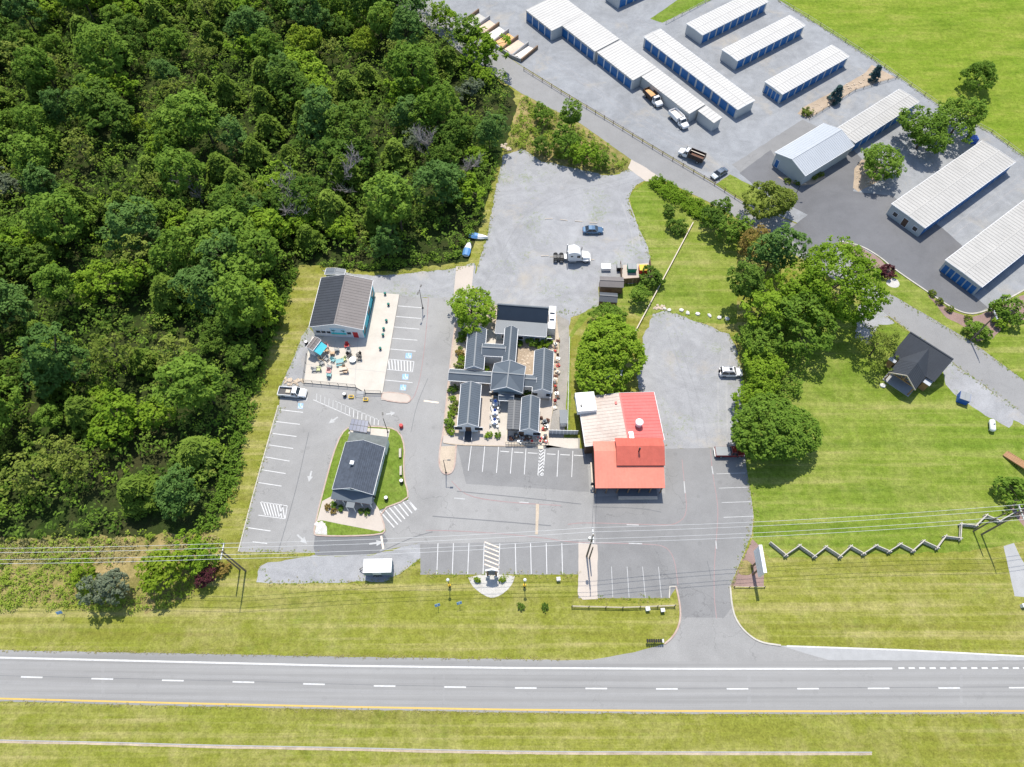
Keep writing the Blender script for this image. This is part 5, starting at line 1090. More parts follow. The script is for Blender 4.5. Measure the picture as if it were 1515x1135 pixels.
def sedan(px, py, ang, label, paint, L=4.8, hw=.91, h=1.45, suv=False, name='parked_car', cat='car'):
    c = G(px, py); e = empty(name, (c.x, c.y, .03), ang, label, cat); k = L/4.8; zb = .98 if suv else .9
    q = MB().loft([ring(-2.4*k, hw-.16, .42, .82 if not suv else .95), ring(-2.25*k, hw-.05, .26, zb-.02), ring(-1.5*k, hw, .2, zb+.04), ring(0, hw, .2, zb+.03), ring(1.1*k, hw, .2, zb), ring(1.95*k, hw-.05, .22, zb-.12), ring(2.3*k, hw-.16, .3, zb-.25), ring(2.4*k, hw-.3, .4, zb-.36)])
    b = q.build('body', paint, e, smooth=False, bevel=.05)
    if suv: glasshouse(e, (-2.2*k, -2.0*k, .35*k, 1.05*k), zb, h, hw-.06, paint)
    else: glasshouse(e, (-1.85*k, -1.05*k, .35*k, 1.15*k), zb-.02, h, hw-.07, paint)
    for x in (-1.42*k, 1.45*k):
        for s_ in (-1, 1): wheel(e, x, s_*(hw-.11), .36 if suv else .33)
    lamps(e, 2.3*k, -2.38*k, hw-.06, .68)
    for s_ in (-1, 1): MB().cbox(.85*k, s_*(hw+.08), zb-.02, .2, .2, .14).build('mirror', paint, e)
    if suv:
        q = MB()
        for s_ in (-1, 1): q.bar((-1.8*k, s_*(hw-.36), h+.09), (.2*k, s_*(hw-.36), h+.09), .05)
        q.build('roof_rails', 'metal_dark', e); MB().box(-.6, -.35, h+.035, .05, .35, h+.06).build('sunroof', 'glass_dark', e)
        M = Matrix.Translation((-2.42*k, 0, .95)) @ Matrix.Rotation(math.pi/2, 4, 'Y'); MB().lathe([(.2, -.1), (.36, -.1), (.36, .1), (.2, .1)], 14, (0, 0, 0), M).build('spare_wheel', 'rubber', e)
    return e
def pickup(px, py, ang, label, paint, cover=None, L=5.6):
    c = G(px, py); e = empty('pickup_truck', (c.x, c.y, .03), ang, label, 'pickup'); hw = .98
    q = MB().loft([ring(.35, hw, .35, 1.12), ring(1.0, hw, .3, 1.12), ring(1.6, hw, .32, 1.1), ring(2.45, hw-.06, .34, 1.02), ring(2.75, hw-.16, .42, .9)])
    q.build('body', paint, e, bevel=.05)
    q = MB(); q.box(-2.8, -hw, .42, .35, -hw+.09, 1.12); q.box(-2.8, hw-.09, .42, .35, hw, 1.12); q.box(-2.8, -hw+.09, .45, -2.7, hw-.09, 1.12); q.box(.2, -hw+.09, .42, .35, hw-.09, 1.14); q.box(-2.7, -hw+.09, .55, .2, hw-.09, .62); q.build('cargo_bed', paint, e)
    if cover: MB().box(-2.74, -hw+.04, 1.12, .28, hw-.04, 1.17).build('bed_cover', cover, e, bevel=.03)
    else:
        MB().box(-2.68, -hw+.1, .62, .18, hw-.1, .64).build('bed_liner', 'metal_dark', e); MB().cbox(-.9, .1, .64, .9, .7, .2).build('bed_load', 'wood_pale', e)
    glasshouse(e, (.0, .22, 1.0, 1.55), 1.1, 1.82, hw-.07, paint)
    for x in (-1.7, 1.85):
        for s_ in (-1, 1): wheel(e, x, s_*(hw-.12), .39, .26)
    lamps(e, 2.68, -2.79, hw-.04, .8)
    MB().box(2.7, -.85, .42, 2.85, .85, .62).build('front_bumper', 'metal_grey', e); MB().box(-2.95, -.9, .42, -2.8, .9, .6).build('rear_bumper', 'metal_grey', e)
    for s_ in (-1, 1): MB().cbox(1.2, s_*(hw+.12), 1.1, .16, .24, .2).build('mirror', 'metal_dark', e)
    return e
def worktruck(px, py, ang, label, bedmat, load, stake=False):
    c = G(px, py); e = empty('dump_truck', (c.x, c.y, .03), ang, label, 'truck'); hw = 1.05
    q = MB().loft([ring(.7, hw, .55, 1.45), ring(1.3, hw, .5, 1.45), ring(2.0, hw-.03, .5, 1.42), ring(2.9, hw-.12, .52, 1.3), ring(3.15, hw-.22, .6, 1.15)]); q.build('cab_body', 'car_white', e, bevel=.06)
    glasshouse(e, (.68, .75, 1.35, 1.85), 1.43, 2.2, hw-.08, 'car_white')
    MB().box(-3.3, -.45, .55, .75, .45, .8).build('chassis', 'metal_dark', e)
    zt = 2.0 if not stake else 2.15
    q = MB(); q.box(-3.4, -1.15, .95, .45, 1.15, 1.05); q.box(-3.4, -1.2, .95, .45, -1.1, zt); q.box(-3.4, 1.1, .95, .45, 1.2, zt); q.box(.36, -1.1, .95, .45, 1.1, zt+.15); q.box(-3.45, -1.15, .95, -3.36, 1.15, zt-.1)
    for x in np.arange(-3.0, .3, .7):
        for s_ in (-1, 1): q.box(x-.05, s_*1.2-.05, .95, x+.05, s_*1.2+.05, zt)
    q.build('dump_bed', bedmat, e)
    if load:
        g = np.random.default_rng(4); nx, ny = 10, 6; vs = []; fs = []
        for i in range(nx+1):
            for j in range(ny+1):
                u, v_ = i/nx, j/ny; vs.append((-3.3+3.6*u, -1.05+2.1*v_, 1.35+.35*math.sin(math.pi*u)*math.sin(math.pi*v_)+.05*g.random()))
        for i in range(nx):
            for j in range(ny): a = i*(ny+1)+j; fs.append([a, a+ny+1, a+ny+2, a+1])
        MB().add(vs, fs).build('load', load, e)
    if stake: MB().box(-3.3, -1.08, 1.06, .34, 1.08, 1.1).build('bed_floor', 'rust', e); MB().bar((-3.3, -.2, zt+.02), (.4, -.2, zt+.02), .22, .06).build('tarp_bar', 'wood_pale', e)
    for s_ in (-1, 1):
        wheel(e, 2.25, s_*(hw-.14), .45, .26); wheel(e, -2.2, s_*(hw-.2), .45, .26, True)
    lamps(e, 3.08, -3.42, hw-.1, .95)
    for s_ in (-1, 1): MB().cbox(1.7, s_*(hw+.18), 1.5, .15, .26, .35).build('mirror', 'metal_dark', e)
    return e
def heading(x0, y0, x1, y1): a, b = G(x0, y0), G(x1, y1); return math.atan2(b.y-a.y, b.x-a.x)
pickup(434, 583, heading(415, 581, 452, 584), 'white pickup with open bed parked below the concrete patio', 'car_white')
pickup(1078, 671, 0.0, 'red pickup with grey bed cover parked under the lawn-edge tree', 'car_red', 'plastic_grey')
sedan(877, 343, 0.0, 'dark blue sedan parked alone on the upper gravel lot', 'car_blue')
sedan(1080, 553, R(-1), 'white estate car with spare wheel beside the gravel lot hedge', 'car_white', 4.7, .95, 1.8, True)
sedan(1063, 259.5, heading(1052, 266, 1074, 252)+math.pi, 'slate grey car by the yard fence near the grass corner', 'car_slate')
a = heading(955, 137, 980, 163)
worktruck(966, 150, a, 'white-cabbed dump truck with dark bed full of orange sand', 'truck_dark', 'sand_orange')
worktruck(1004, 182, a, 'all white dump truck with pale load beside the stepped storage row', 'car_white', 'sand_pale')
worktruck(1021, 234, heading(1042, 243, 1000, 226), 'white-cabbed truck with tall dark rust-brown bed near the yard fence', 'truck_dark', None, True)
sedan(912, 557, R(180), 'white car half hidden under the large shade tree', 'car_white')
# semi tractor
c = G(846, 384); e = empty('tractor_unit', (c.x, c.y, .02), R(-1), 'white long-nosed semi tractor without trailer on the gravel lot', 'semi truck'); hw = 1.2
MB().box(-4.2, -.45, .7, 2.2, .45, 1.0).build('chassis', 'metal_dark', e)
MB().loft([[(-1.0, -hw, .9), (-1.0, -hw, 3.3), (-1.0, hw, 3.3), (-1.0, hw, .9)], [(.3, -hw, .9), (.3, -hw, 3.75), (.3, hw, 3.75), (.3, hw, .9)], [(1.2, -hw+.02, .9), (1.2, -hw+.1, 3.35), (1.2, hw-.1, 3.35), (1.2, hw-.02, .9)], [(1.75, -hw+.05, .9), (1.75, -hw+.15, 2.75), (1.75, hw-.15, 2.75), (1.75, hw-.05, .9)], [(2.05, -hw+.08, .9), (2.05, -hw+.15, 1.95), (2.05, hw-.15, 1.95), (2.05, hw-.08, .9)]]).build('sleeper_cab', 'car_white', e, bevel=.08)
MB().add([(1.78, -hw+.2, 2.7), (1.78, hw-.2, 2.7), (2.1, hw-.2, 2.0), (2.1, -hw+.2, 2.0)], [[0, 1, 2, 3]]).build('windscreen', 'glass_dark', e)
for s_ in (-1, 1): MB().box(1.0, s_*(hw-.02)-.02, 1.95, 1.7, s_*(hw-.02)+.02, 2.6).build('side_window', 'glass_dark', e); MB().box(-.4, s_*hw-.02, 2.2, .1, s_*hw+.02, 2.6).build('sleeper_window', 'glass_dark', e)
MB().loft([ring(2.0, hw-.1, .75, 1.95), ring(3.0, hw-.15, .7, 1.8), ring(3.75, hw-.28, .7, 1.6), ring(3.95, hw-.4, .75, 1.4)]).build('hood', 'car_white', e, bevel=.06)
MB().box(3.85, -1.1, .45, 4.1, 1.1, .8).build('bumper', 'metal_grey', e)
for s_ in (-1, 1):
    MB().box(2.4, s_*(hw-.05)-.2, .95, 3.6, s_*(hw-.05)+.2, 1.25).build('mudguard', 'car_white', e)
    wheel(e, 3.0, s_*(hw-.18), .5, .28)
    for x in (-3.7, -2.4): wheel(e, x, s_*(hw-.32), .5, .26, True)
    MB().tube([(-1.2, s_*1.0, .9), (-1.2, s_*1.0, 3.9)], .1, 8).build('exhaust_stack', 'metal_grey', e)
    MB().tube([(-.7, s_*1.0, .65), (.9, s_*1.0, .65)], .32, 10).build('fuel_tank', 'metal_grey', e); MB().cbox(2.15, s_*(hw+.25), 1.9, .15, .3, .6).build('mirror', 'metal_dark', e)
MB().lathe([(.5, 0), (.5, .12), (.3, .16)], 14, (-3.05, 0, 1.0)).build('fifth_wheel', 'metal_dark', e); MB().box(-1.75, -.7, .98, -1.05, .7, 1.05).build('deck_plate', 'metal_white', e)
# cargo trailer by the road
c = G(562, 843); e = empty('cargo_trailer', (c.x, c.y, .02), R(1), 'white enclosed cargo trailer on the roadside gravel', 'trailer')
MB().box(-2.4, -1.15, .5, 2.4, 1.15, 2.5).build('body', 'wall_blue', e, bevel=.05); MB().box(-2.45, -1.2, 2.5, 2.45, 1.2, 2.58).build('roof', 'metal_white', e)
for s_ in (-1, 1): wheel(e, .1, s_*1.18, .33, .2); wheel(e, -.65, s_*1.18, .33, .2)
q = MB(); q.bar((-2.4, -.7, .5), (-3.5, 0, .5), .1); q.bar((-2.4, .7, .5), (-3.5, 0, .5), .1); q.bar((-3.4, 0, 0), (-3.4, 0, .7), .08); q.build('drawbar', 'metal_dark', e)
MB().cbox(0, .1, 2.58, .35, .35, .15).build('roof_vent', 'metal_grey', e); MB().box(-.9, -1.2, 1.3, .6, -1.15, 2.1).build('serving_hatch', 'plastic_white', e)
# covered boats at the wood edge
for px, py, rz, lb in ((708, 352, R(-10), 'boat under a blue and white tarpaulin at the wood edge'), (692, 370, R(80), 'pale covered boat on the grass beside the blue tarpaulin boat')):
    c = G(px, py); e = empty('covered_boat', (c.x, c.y, 0), rz, lb, 'boat'); L = 2.1
    MB().loft([[(x*L, -w_, .5), (x*L, -w_*.6, .15), (x*L, w_*.6, .15), (x*L, w_, .5), (x*L, w_*.5, .85+.1*z), (x*L, -w_*.5, .85+.1*z)] for x, w_, z in ((-1, .7, 0), (-.4, .85, 1), (.3, .75, 1), (.8, .4, .5), (1.05, .1, 0))]).build('hull', 'plastic_white', e, bevel=.04)
    MB().loft([[(x*L, -w_, .62), (x*L, -w_*.4, .95+.12*z), (x*L, w_*.4, .95+.12*z), (x*L, w_, .62)] for x, w_, z in ((-1.02, .74, 0), (-.5, .88, 1), (-.05, .82, 1))]).build('tarpaulin', 'tarp_blue', e)

# ================================================================== poles, wires, fences, furniture
def pole(px, py, H, label, arm=None, r=.17, lamp=False):
    c = G(px, py); e = empty('utility_pole', (c.x, c.y, 0), 0, label, 'utility pole'); MB().tube([(0, 0, -.2), (0, 0, H)], [r, r*.7], 10).build('shaft', 'wood_pole', e)
    if arm:
        q = MB().bar((-.0, -arm, H-.35), (0, arm, H-.35), .14, .18); a = q.build('crossarm', 'wire', e)
        for t in (-1, -.45, .45, 1): MB().lathe([(.05, 0), (.08, .06), (.05, .2)], 8, (0, t*arm*.95, H-.26)).build('insulator', 'metal_white', a)
    return e, c
PH = 12.0
tops = []
for (px, py, lb, two) in ((363.5, 845, 'tall utility pole with pale crossarm on the verge beside the wood', (355, 843)), (868, 823, 'tall utility pole with crossarm on the concrete strip', (872, 826)), (1452, 791, 'tall utility pole with crossarm at the zigzag fence end', (1440, 786))):
    e, c = pole(px, py, PH, lb, 1.35); tops.append(c)
    e2, c2 = pole(two[0], two[1], 9.5 if px != 868 else 6.5, lb.replace('tall utility pole with pale crossarm', 'shorter bare twin pole').replace('tall utility pole with crossarm', 'shorter bare twin pole'), None, .15)
tf = MB().lathe([(.22, 0), (.26, .05), (.26, .75), (.2, .85)], 12, (-.42, .1, 9.4)).build('transformer', 'metal_grey', [o_ for o_ in C.objects if o_.get('label') == 'tall utility pole with crossarm on the concrete strip'][0])
d0 = (tops[1]-tops[0]); d2 = (tops[2]-tops[1])
ends = [tops[0]-d0.normalized()*62+Vector((0, 2, 0))]+tops+[tops[2]+d2.normalized()*60+Vector((0, 3, 0))]
WL = ['overhead cable on the outer crossarm end facing the buildings', 'overhead cable on the inner insulator facing the buildings', 'overhead cable on the inner insulator facing the highway', 'overhead cable on the outer crossarm end facing the highway']
for k, (off, hz) in enumerate(((1.28, PH-.08), (.55, PH-.08), (-.6, PH-.08), (-1.28, PH-.08))):
    pts = []
    for i in range(4):
        a = ends[i]; b = ends[i+1]; n = 16
        for j in range(n):
            t = j/n; p = a.lerp(b, t); pts.append((p.x, p.y+off, hz-2.2*4*t*(1-t)*((b-a).length/60)**2*.55))
    pts.append((ends[4].x, ends[4].y+off, hz)); tag(MB().tube(pts, .03, 6).build('power_line', 'wire'), WL[k], 'cable', 'overhead cables')
e, c = pole(1435, 504, 9.5, 'utility pole with crossarm in the verge beside the side road', 1.0)
def lamp_post(px, py, H, label, kind='globe', ang=0):
    c = G(px, py); e = empty('lamp_post', (c.x, c.y, .02), ang, label, 'lamp post'); MB().tube([(0, 0, 0), (0, 0, H)], [.09, .06], 8).build('post', 'metal_dark', e); MB().lathe([(.22, 0), (.22, .12), (.1, .2)], 10).build('base', 'metal_dark', e)
    if kind == 'globe': MB().lathe([(.08, 0), (.24, .1), (.3, .3), (.2, .52), (.04, .6)], 12, (0, 0, H)).build('globe', 'lamp_clear', e); MB().lathe([(.26, 0), (.3, .15), (.2, .35)], 10, (0, 0, .9)).build('flower_basket', 'plastic_yellow', e)
    else:
        for s_ in ((-1, 1) if kind == 'twin' else (1,)): MB().bar((0, 0, H), (s_*.9, 0, H+.05), .06).build('arm', 'metal_dark', e); MB().cbox(s_*1.0, 0, H-.02, .6, .3, .12).build('lamp_head', 'metal_dark', e)
    return e
lamp_post(665.5, 868, 4.2, 'black globe lamp post on the verge behind the parking row, wood side', 'globe'); lamp_post(776, 868, 4.2, 'black globe lamp post on the verge beyond the sign bed', 'globe')
lamp_post(660, 700, 6.0, 'black area light at the tip of the planted village island', 'single'); lamp_post(625.5, 456, 6.5, 'twin-headed area light at the top of the patio parking bays', 'twin', R(75))
lamp_post(574, 640, 6.0, 'black area light at the rear corner of the diner patio', 'single', R(100)); lamp_post(1176, 291, 4.0, 'short black lamp at the bend of the yard drive', 'single')

# zigzag rail fence on the lawn: each section stacked rails
zf = lambda x, y: (1100+x/3.651, 720+y/3.651)
ZP = [zf(*p) for p in [(145, 315), (222, 378), (296, 328), (376, 384), (438, 335), (514, 384), (572, 332), (640, 370), (708, 328), (778, 358), (838, 320), (906, 354), (962, 304), (1036, 338), (1080, 278), (1160, 288), (1165, 212), (1245, 220), (1300, 165), (1372, 195), (1450, 150)]]
fz = empty('zigzag_fence', G(*ZP[0]), 0, 'weathered zigzag split-rail fence across the lawn', 'fence'); o0 = fz.location.copy()
for i in range(len(ZP)-1):
    a, b = G(*ZP[i])-o0, G(*ZP[i+1])-o0; d_ = (b-a).normalized()*.35
    for k in range(4):
        z = .14+.26*k+(.12 if i % 2 else 0); n_ = Vector((-d_.y, d_.x, 0))*(.25*(k % 2)); MB().bar(a-d_+Vector((0, 0, z))+n_, b+d_+Vector((0, 0, z))+n_, .15, .12).build('rail', 'wood_weathered', fz)
def rail_fence(name, label, pts, h, post_sp, nr, m='wood_weathered', pm=None, pw=.12, rw=.1, cat='fence'):
    P = [G(*p) for p in pts]; o0 = P[0].copy(); e = empty(name, o0, 0, label, cat)
    for a, b in zip(P, P[1:]):
        n = max(1, round((b-a).length/post_sp))
        for i in range(n+1):
            if i == 0 and a is not P[0]: continue
            p = a.lerp(b, i/n)-o0; MB().box(p.x-pw/2, p.y-pw/2, -.1, p.x+pw/2, p.y+pw/2, h).build('post', pm or m, e)
        for i in range(n):
            p, q_ = a.lerp(b, i/n)-o0, a.lerp(b, (i+1)/n)-o0
            for k in range(nr): z = h*(k+.75)/(nr+.1); MB().bar(p+Vector((0, 0, z)), q_+Vector((0, 0, z)), .05, rw).build('rail', m, e)
    return e
rail_fence('rail_fence', 'low two-rail timber fence beside the driveway mouth', [(846, 898), (921, 900), (998, 897)], 1.0, 3.0, 2, 'wood_pale', 'metal_dark', .14, .22)
rail_fence('rail_fence', 'short timber rail edging the mulch sign bed', [(1086, 869), (1131, 869)], .6, 2.4, 1, 'wood_pale', 'metal_dark', .12, .22)
rail_fence('yard_fence', 'dark post and rail fence between side road and storage yard', [(775, 104), (830, 138), (907, 184), (980, 229), (1057, 274), (1102, 303)], 1.15, 3.2, 2, 'wood_brown', None, .14, .1)
rail_fence('field_fence', 'pale rail fence along the open field behind the storage yard', [(1152, 2), (1195, 27), (1289, 87), (1388, 156), (1466, 197), (1515, 233)], 1.1, 4.5, 2, 'wood_weathered', 'wood_brown', .1, .07)
rail_fence('island_fence', 'pale rail fence beside the yard grass island', [(985, 36), (1055, -2)], 1.0, 3.5, 2, 'wood_weathered')
rail_fence('rock_bed_fence', 'dark post and wire fence along the tan rock bed', [(1197, 177), (1265, 135), (1325, 117)], .9, 2.8, 2, 'metal_dark', None, .09, .04)
a, b = G(1025, 331), G(938, 495); e = empty('slanting_rail', a, 0, 'long pale pipe rail slanting down the mown slope', 'rail'); MB().bar((0, 0, .5), b-a+Vector((0, 0, .5)), .22, .16).build('rail', 'wood_pale', e)
for t in np.linspace(.02, .98, 9): p = (b-a)*t; MB().box(p.x-.06, p.y-.06, 0, p.x+.06, p.y+.06, .5).build('post', 'wood_brown', e)
a, b = G(842, 505), G(839, 640); e = empty('panel_fence', a, 0, 'white panel fence between the dirt alley and the shade tree', 'fence')
for i in range(10):
    p, q_ = (b-a)*(i/10), (b-a)*((i+1)/10); MB().bar(p+Vector((0, 0, .85)), q_+Vector((0, 0, .85))-(b-a)*.004, .06, 1.5).build('panel', 'trim_white', e); MB().box(p.x-.06, p.y-.06, 0, p.x+.06, p.y+.06, 1.7).build('post', 'trim_white', e)
a, b = G(812, 642), G(855, 643); e = empty('gate_screen', a, 0, 'grey-blue screen fence closing the dirt alley', 'fence')
for i in range(8): p, q_ = (b-a)*(i/8), (b-a)*((i+.94)/8); MB().bar(p+Vector((0, 0, .9)), q_+Vector((0, 0, .9)), .08, 1.6).build('panel', 'roof_paleblue', e); MB().box(p.x-.06, p.y-.06, 0, p.x+.06, p.y+.06, 1.8).build('post', 'trim_white', e)
# patio railings and steps
for lb, pts in (('black railing along the lower edge of the patio', [(450, 567), (527, 574)]), ('black railing along the gravel side of the patio', [(455, 527), (450, 566)]), ('short black railing between the patio steps and painted island', [(541, 582), (564, 583)])):
    P = [G(*p) for p in pts]; e = empty('patio_railing', (P[0].x, P[0].y, PZ), 0, lb, 'railing'); d_ = P[1]-P[0]; n = int(d_.length/1.6)
    q = MB(); q.bar((0, 0, 1.0), d_+Vector((0, 0, 1.0)), .06); q.bar((0, 0, .5), d_+Vector((0, 0, .5)), .04); q.build('rail', 'metal_dark', e)
    for i in range(n+1): p = d_*(i/n); MB().bar((p.x, p.y, 0), (p.x, p.y, 1.0), .07).build('post', 'metal_dark', e)
c = G(534, 582); e = empty('patio_steps', (c.x, c.y, .024), R(-4), 'concrete steps with black handrails up to the patio', 'steps')
for k in range(3): MB().box(-.8, -.35-.35*k, 0, .8, 0-.35*k+.35, .28-.09*k).build('step', 'concrete_grey', e)
for s_ in (-.85, .85): q = MB(); q.bar((s_, .4, 1.1), (s_, -1.0, .9), .06); q.bar((s_, -1.0, 0), (s_, -1.0, .9), .06); q.bar((s_, .4, .1), (s_, .4, 1.1), .06); q.build('handrail', 'metal_dark', e)

# patio furniture: lounge chairs in several colours, tables, fire pit
def chair(px, py, m, cname, rz, z=PZ, where='the hall patio'):
    c = G(px, py, z); e = empty('lounge_chair', (c.x, c.y, z), rz, f'{cname} lounge chair on {where}', 'chair', f'{cname} chairs on {where}')
    q = MB(); q.add([(-.35, -.3, .38), (.35, -.3, .38), (.35, .35, .30), (-.35, .35, .30), (-.35, -.3, .34), (.35, -.3, .34), (.35, .35, .26), (-.35, .35, .26)], [[0, 1, 2, 3], [7, 6, 5, 4], [0, 4, 5, 1], [1, 5, 6, 2], [2, 6, 7, 3], [3, 7, 4, 0]]); q.build('seat', m, e)
    MB().bar((0, .32, .3), (0, .62, 1.05), .62, .05).build('backrest', m, e)
    for s_ in (-1, 1): MB().box(s_*.42-.07, -.4, .55, s_*.42+.07, .45, .6).build('armrest', m, e); MB().box(s_*.38-.05, -.36, 0, s_*.38+.05, -.28, .55).build('leg', m, e); MB().box(s_*.38-.05, .3, 0, s_*.38+.05, .38, .55).build('leg', m, e)
zp = lambda x, y: (440+x/12.608, 480+y/12.608)
for x, y, m, cn, rz in [(545, 430, 'plastic_pink', 'pink', .3), (560, 500, 'plastic_tan', 'tan', 2.5), (930, 415, 'plastic_red', 'red', .1), (400, 850, 'plastic_lime', 'lime', -1.6), (590, 900, 'plastic_pink', 'pink', 0), (598, 960, 'plastic_turquoise', 'turquoise', 3.1), (680, 680, 'plastic_turquoise', 'turquoise', 1.2), (870, 670, 'plastic_lime', 'lime', -.9), (975, 590, 'plastic_black', 'black', 1.0), (1155, 650, 'plastic_black', 'black', -1.6), (1150, 590, 'plastic_black', 'black', -.8), (460, 655, 'plastic_tan', 'tan', 1.5), (545, 660, 'plastic_grey', 'grey', -.6), (465, 730, 'plastic_grey', 'grey', 2.2), (605, 800, 'plastic_grey', 'grey', 3.0), (870, 840, 'plastic_tan', 'tan', 0), (905, 885, 'plastic_tan', 'tan', -1.7), (330, 855, 'plastic_grey', 'grey', 1.6), (660, 550, 'plastic_tan', 'tan', 3.2), (745, 490, 'plastic_grey', 'grey', 3.4), (960, 510, 'plastic_grey', 'grey', 0)]: chair(*zp(x, y), m, cn, rz)
c = G(*zp(1040, 680), PZ); e = empty('fire_pit', (c.x, c.y, PZ), 0, 'round grey fire pit table with pale top on the patio', 'fire pit'); MB().lathe([(.55, 0), (.6, .45), (.75, .47), (.75, .55), (.3, .55)], 16).build('bowl', 'plastic_grey', e); MB().lathe([(.7, .552), (.7, .58), (.1, .585)], 16).build('top', 'metal_white', e)
for x, y, lb, m in ((800, 725, 'green picnic table with benches on the patio', 'plastic_turquoise'), (860, 860, 'wooden picnic table among the tan chairs on the patio', 'wood_pale')):
    c = G(*zp(x, y), PZ); e = empty('picnic_table', (c.x, c.y, PZ), .2, lb, 'table'); MB().box(-.8, -.35, .7, .8, .35, .76).build('table_top', m, e)
    for s_ in (-1, 1): MB().box(-.8, s_*.7-.13, .42, .8, s_*.7+.13, .47).build('bench', m, e); q = MB(); q.bar((s_*.55, -.75, 0), (s_*.55, .15, .72), .08); q.bar((s_*.55, .75, 0), (s_*.55, -.15, .72), .08); q.build('leg_frame', m, e)
for x, y in ((371, 715), (368, 768), (366, 822)):
    c = G(640+x/3.98, 420+y/3.98, .15); e = empty('umbrella_table', (c.x, c.y, .15), 0, 'white round table with blue folded umbrella in the village courtyard', 'table', 'umbrella tables of the courtyard')
    MB().lathe([(.05, 0), (.05, .7), (.62, .7), (.62, .75)], 14).build('table_top', 'plastic_white', e); MB().lathe([(.03, .7), (.03, 2.0), (.34, 1.75), (.05, 2.4)], 10).build('umbrella', 'plastic_blue', e)
    for t in range(4): a = t*1.57+.6; q = MB(); q.cbox(1.0*math.cos(a), 1.0*math.sin(a), .4, .42, .42, .05); q.cbox(1.2*math.cos(a), 1.2*math.sin(a), .45, .12, .4, .4); q.cbox(1.0*math.cos(a), 1.0*math.sin(a), 0, .3, .3, .4); q.build('stool', 'plastic_white' if t % 2 else 'plastic_grey', e)
# benches on the diner lawn, barrels, planters
for px, py, lb in ((592.5, 672, 'weathered bench on the diner lawn nearest the rear patio'), (593.5, 698, 'weathered bench on the diner lawn next to the white barrel')):
    c = G(px, py); e = empty('lawn_bench', (c.x, c.y, .145), R(-86), lb, 'bench'); MB().box(-.9, -.22, .42, .9, .22, .48).build('seat', 'wood_weathered', e); MB().bar((-.9, .24, .75), (.9, .24, .75), .05, .5).build('backrest', 'wood_weathered', e)
    for x in (-.7, .7): MB().box(x-.05, -.2, 0, x+.05, .2, .42).build('leg', 'wood_brown', e)
def barrel(px, py, m, lb, z=0, r=.38, h=.9, lid='metal_white'):
    c = G(px, py); e = empty('barrel', (c.x, c.y, z), 0, lb, 'barrel'); MB().lathe([(r*.88, 0), (r, h*.3), (r, h*.7), (r*.9, h)], 14).build('body', m, e); MB().lathe([(r*.84, h), (r*.84, h+.03), (r*.2, h+.04)], 14).build('lid', lid, e)
barrel(594.5, 714, 'plastic_black', 'white-topped barrel on the diner lawn beside the benches', .145); barrel(572, 739, 'plastic_black', 'white-topped barrel on the diner lawn near the hatched bay', .145); barrel(510.5, 586, 'plastic_black', 'white-topped barrel below the patio wall', .024); barrel(594, 632, 'plastic_red', 'red barrel on the asphalt behind the diner lawn', .024, .4, .9, 'plastic_red'); barrel(454, 509, 'plastic_black', 'dark barrel on the gravel beside the booth', .01)
for px, py, lb in ((520, 588, 'yellow planter at the foot of the patio wall'), (541.5, 592, 'yellow planter beside the patio steps')):
    c = G(px, py); e = empty('planter', (c.x, c.y, .024), 0, lb, 'planter'); MB().box(-.45, -.28, 0, .45, .28, .4, None, -.05, -.05).build('tub', 'plastic_yellow', e); MB().box(-.38, -.22, .3, .38, .22, .42).build('soil', 'plastic_black', e)
for px, py in ((570, 436), (575, 452), (572, 476), (568, 488), (567, 497), (563, 517)):
    c = G(px, py, PZ); e = empty('walk_planter', (c.x, c.y, PZ), 0, 'dark pot planter along the patio walk', 'planter', 'pot planters along the patio walk'); MB().lathe([(.2, 0), (.28, .45), (.3, .5)], 10).build('pot', 'plastic_black', e); MB().lathe([(.26, .5), (.3, .65), (.1, .8)], 8).build('plant', 'mural_palm', e)
# signs
c = G(1113, 848); e = empty('road_sign_board', (c.x, c.y, 0), R(0), 'tall two-sided sign board on dark posts in the mulch bed', 'sign')
for y in (-.3, 1.0): MB().box(-.12, y-.12, 0, .12, y+.12, 6.2).build('post', 'wood_brown', e)
MB().box(-.22, -1.6, 3.2, .22, 3.0, 6.4).build('board', 'metal_white', e, bevel=.04); MB().box(-.28, -1.68, 6.4, .28, 3.08, 6.5).build('cap', 'trim_white', e)
c = G(728, 853); e = empty('entrance_sign', (c.x, c.y, 0), 0, 'stone and timber entrance sign in the white stone bed', 'sign')
for s_ in (-1, 1): MB().box(s_*.75-.16, -.16, 0, s_*.75+.16, .16, 3.4).build('post', 'wood_brown', e); MB().cbox(s_*.75, 0, 0, .7, .7, .9).build('pier', 'stone', e)
MB().box(-.62, -.1, 1.3, .62, .1, 3.3).build('board', 'roof_slate', e); q = MB(); q.add([(-1.1, 0, 3.4), (1.1, 0, 3.4), (0, 0, 4.1), (-1.1, .3, 3.4), (1.1, .3, 3.4), (0, .3, 4.1)], [[0, 1, 2], [5, 4, 3], [0, 2, 5, 3], [1, 4, 5, 2]]); q.build('gablet', 'trim_white', e)
for px, py, lb in ((648.5, 899, 'small blue sign on a post on the highway verge, nearest the trailer'), (680.5, 896, 'tilted blue sign on a post on the highway verge'), (96, 910, 'blue marker sign near the weed bank')):
    c = G(px, py); e = empty('verge_sign', (c.x, c.y, 0), .3, lb, 'sign'); MB().bar((0, 0, 0), (0, 0, 1.9), .07).build('post', 'metal_grey', e); M = Matrix.Translation((0, 0, 1.75)) @ Matrix.Rotation(R(-25), 4, 'X'); MB().box(-.45, -.02, -.3, .45, .02, .35, M).build('plate', 'paint_blue', e)
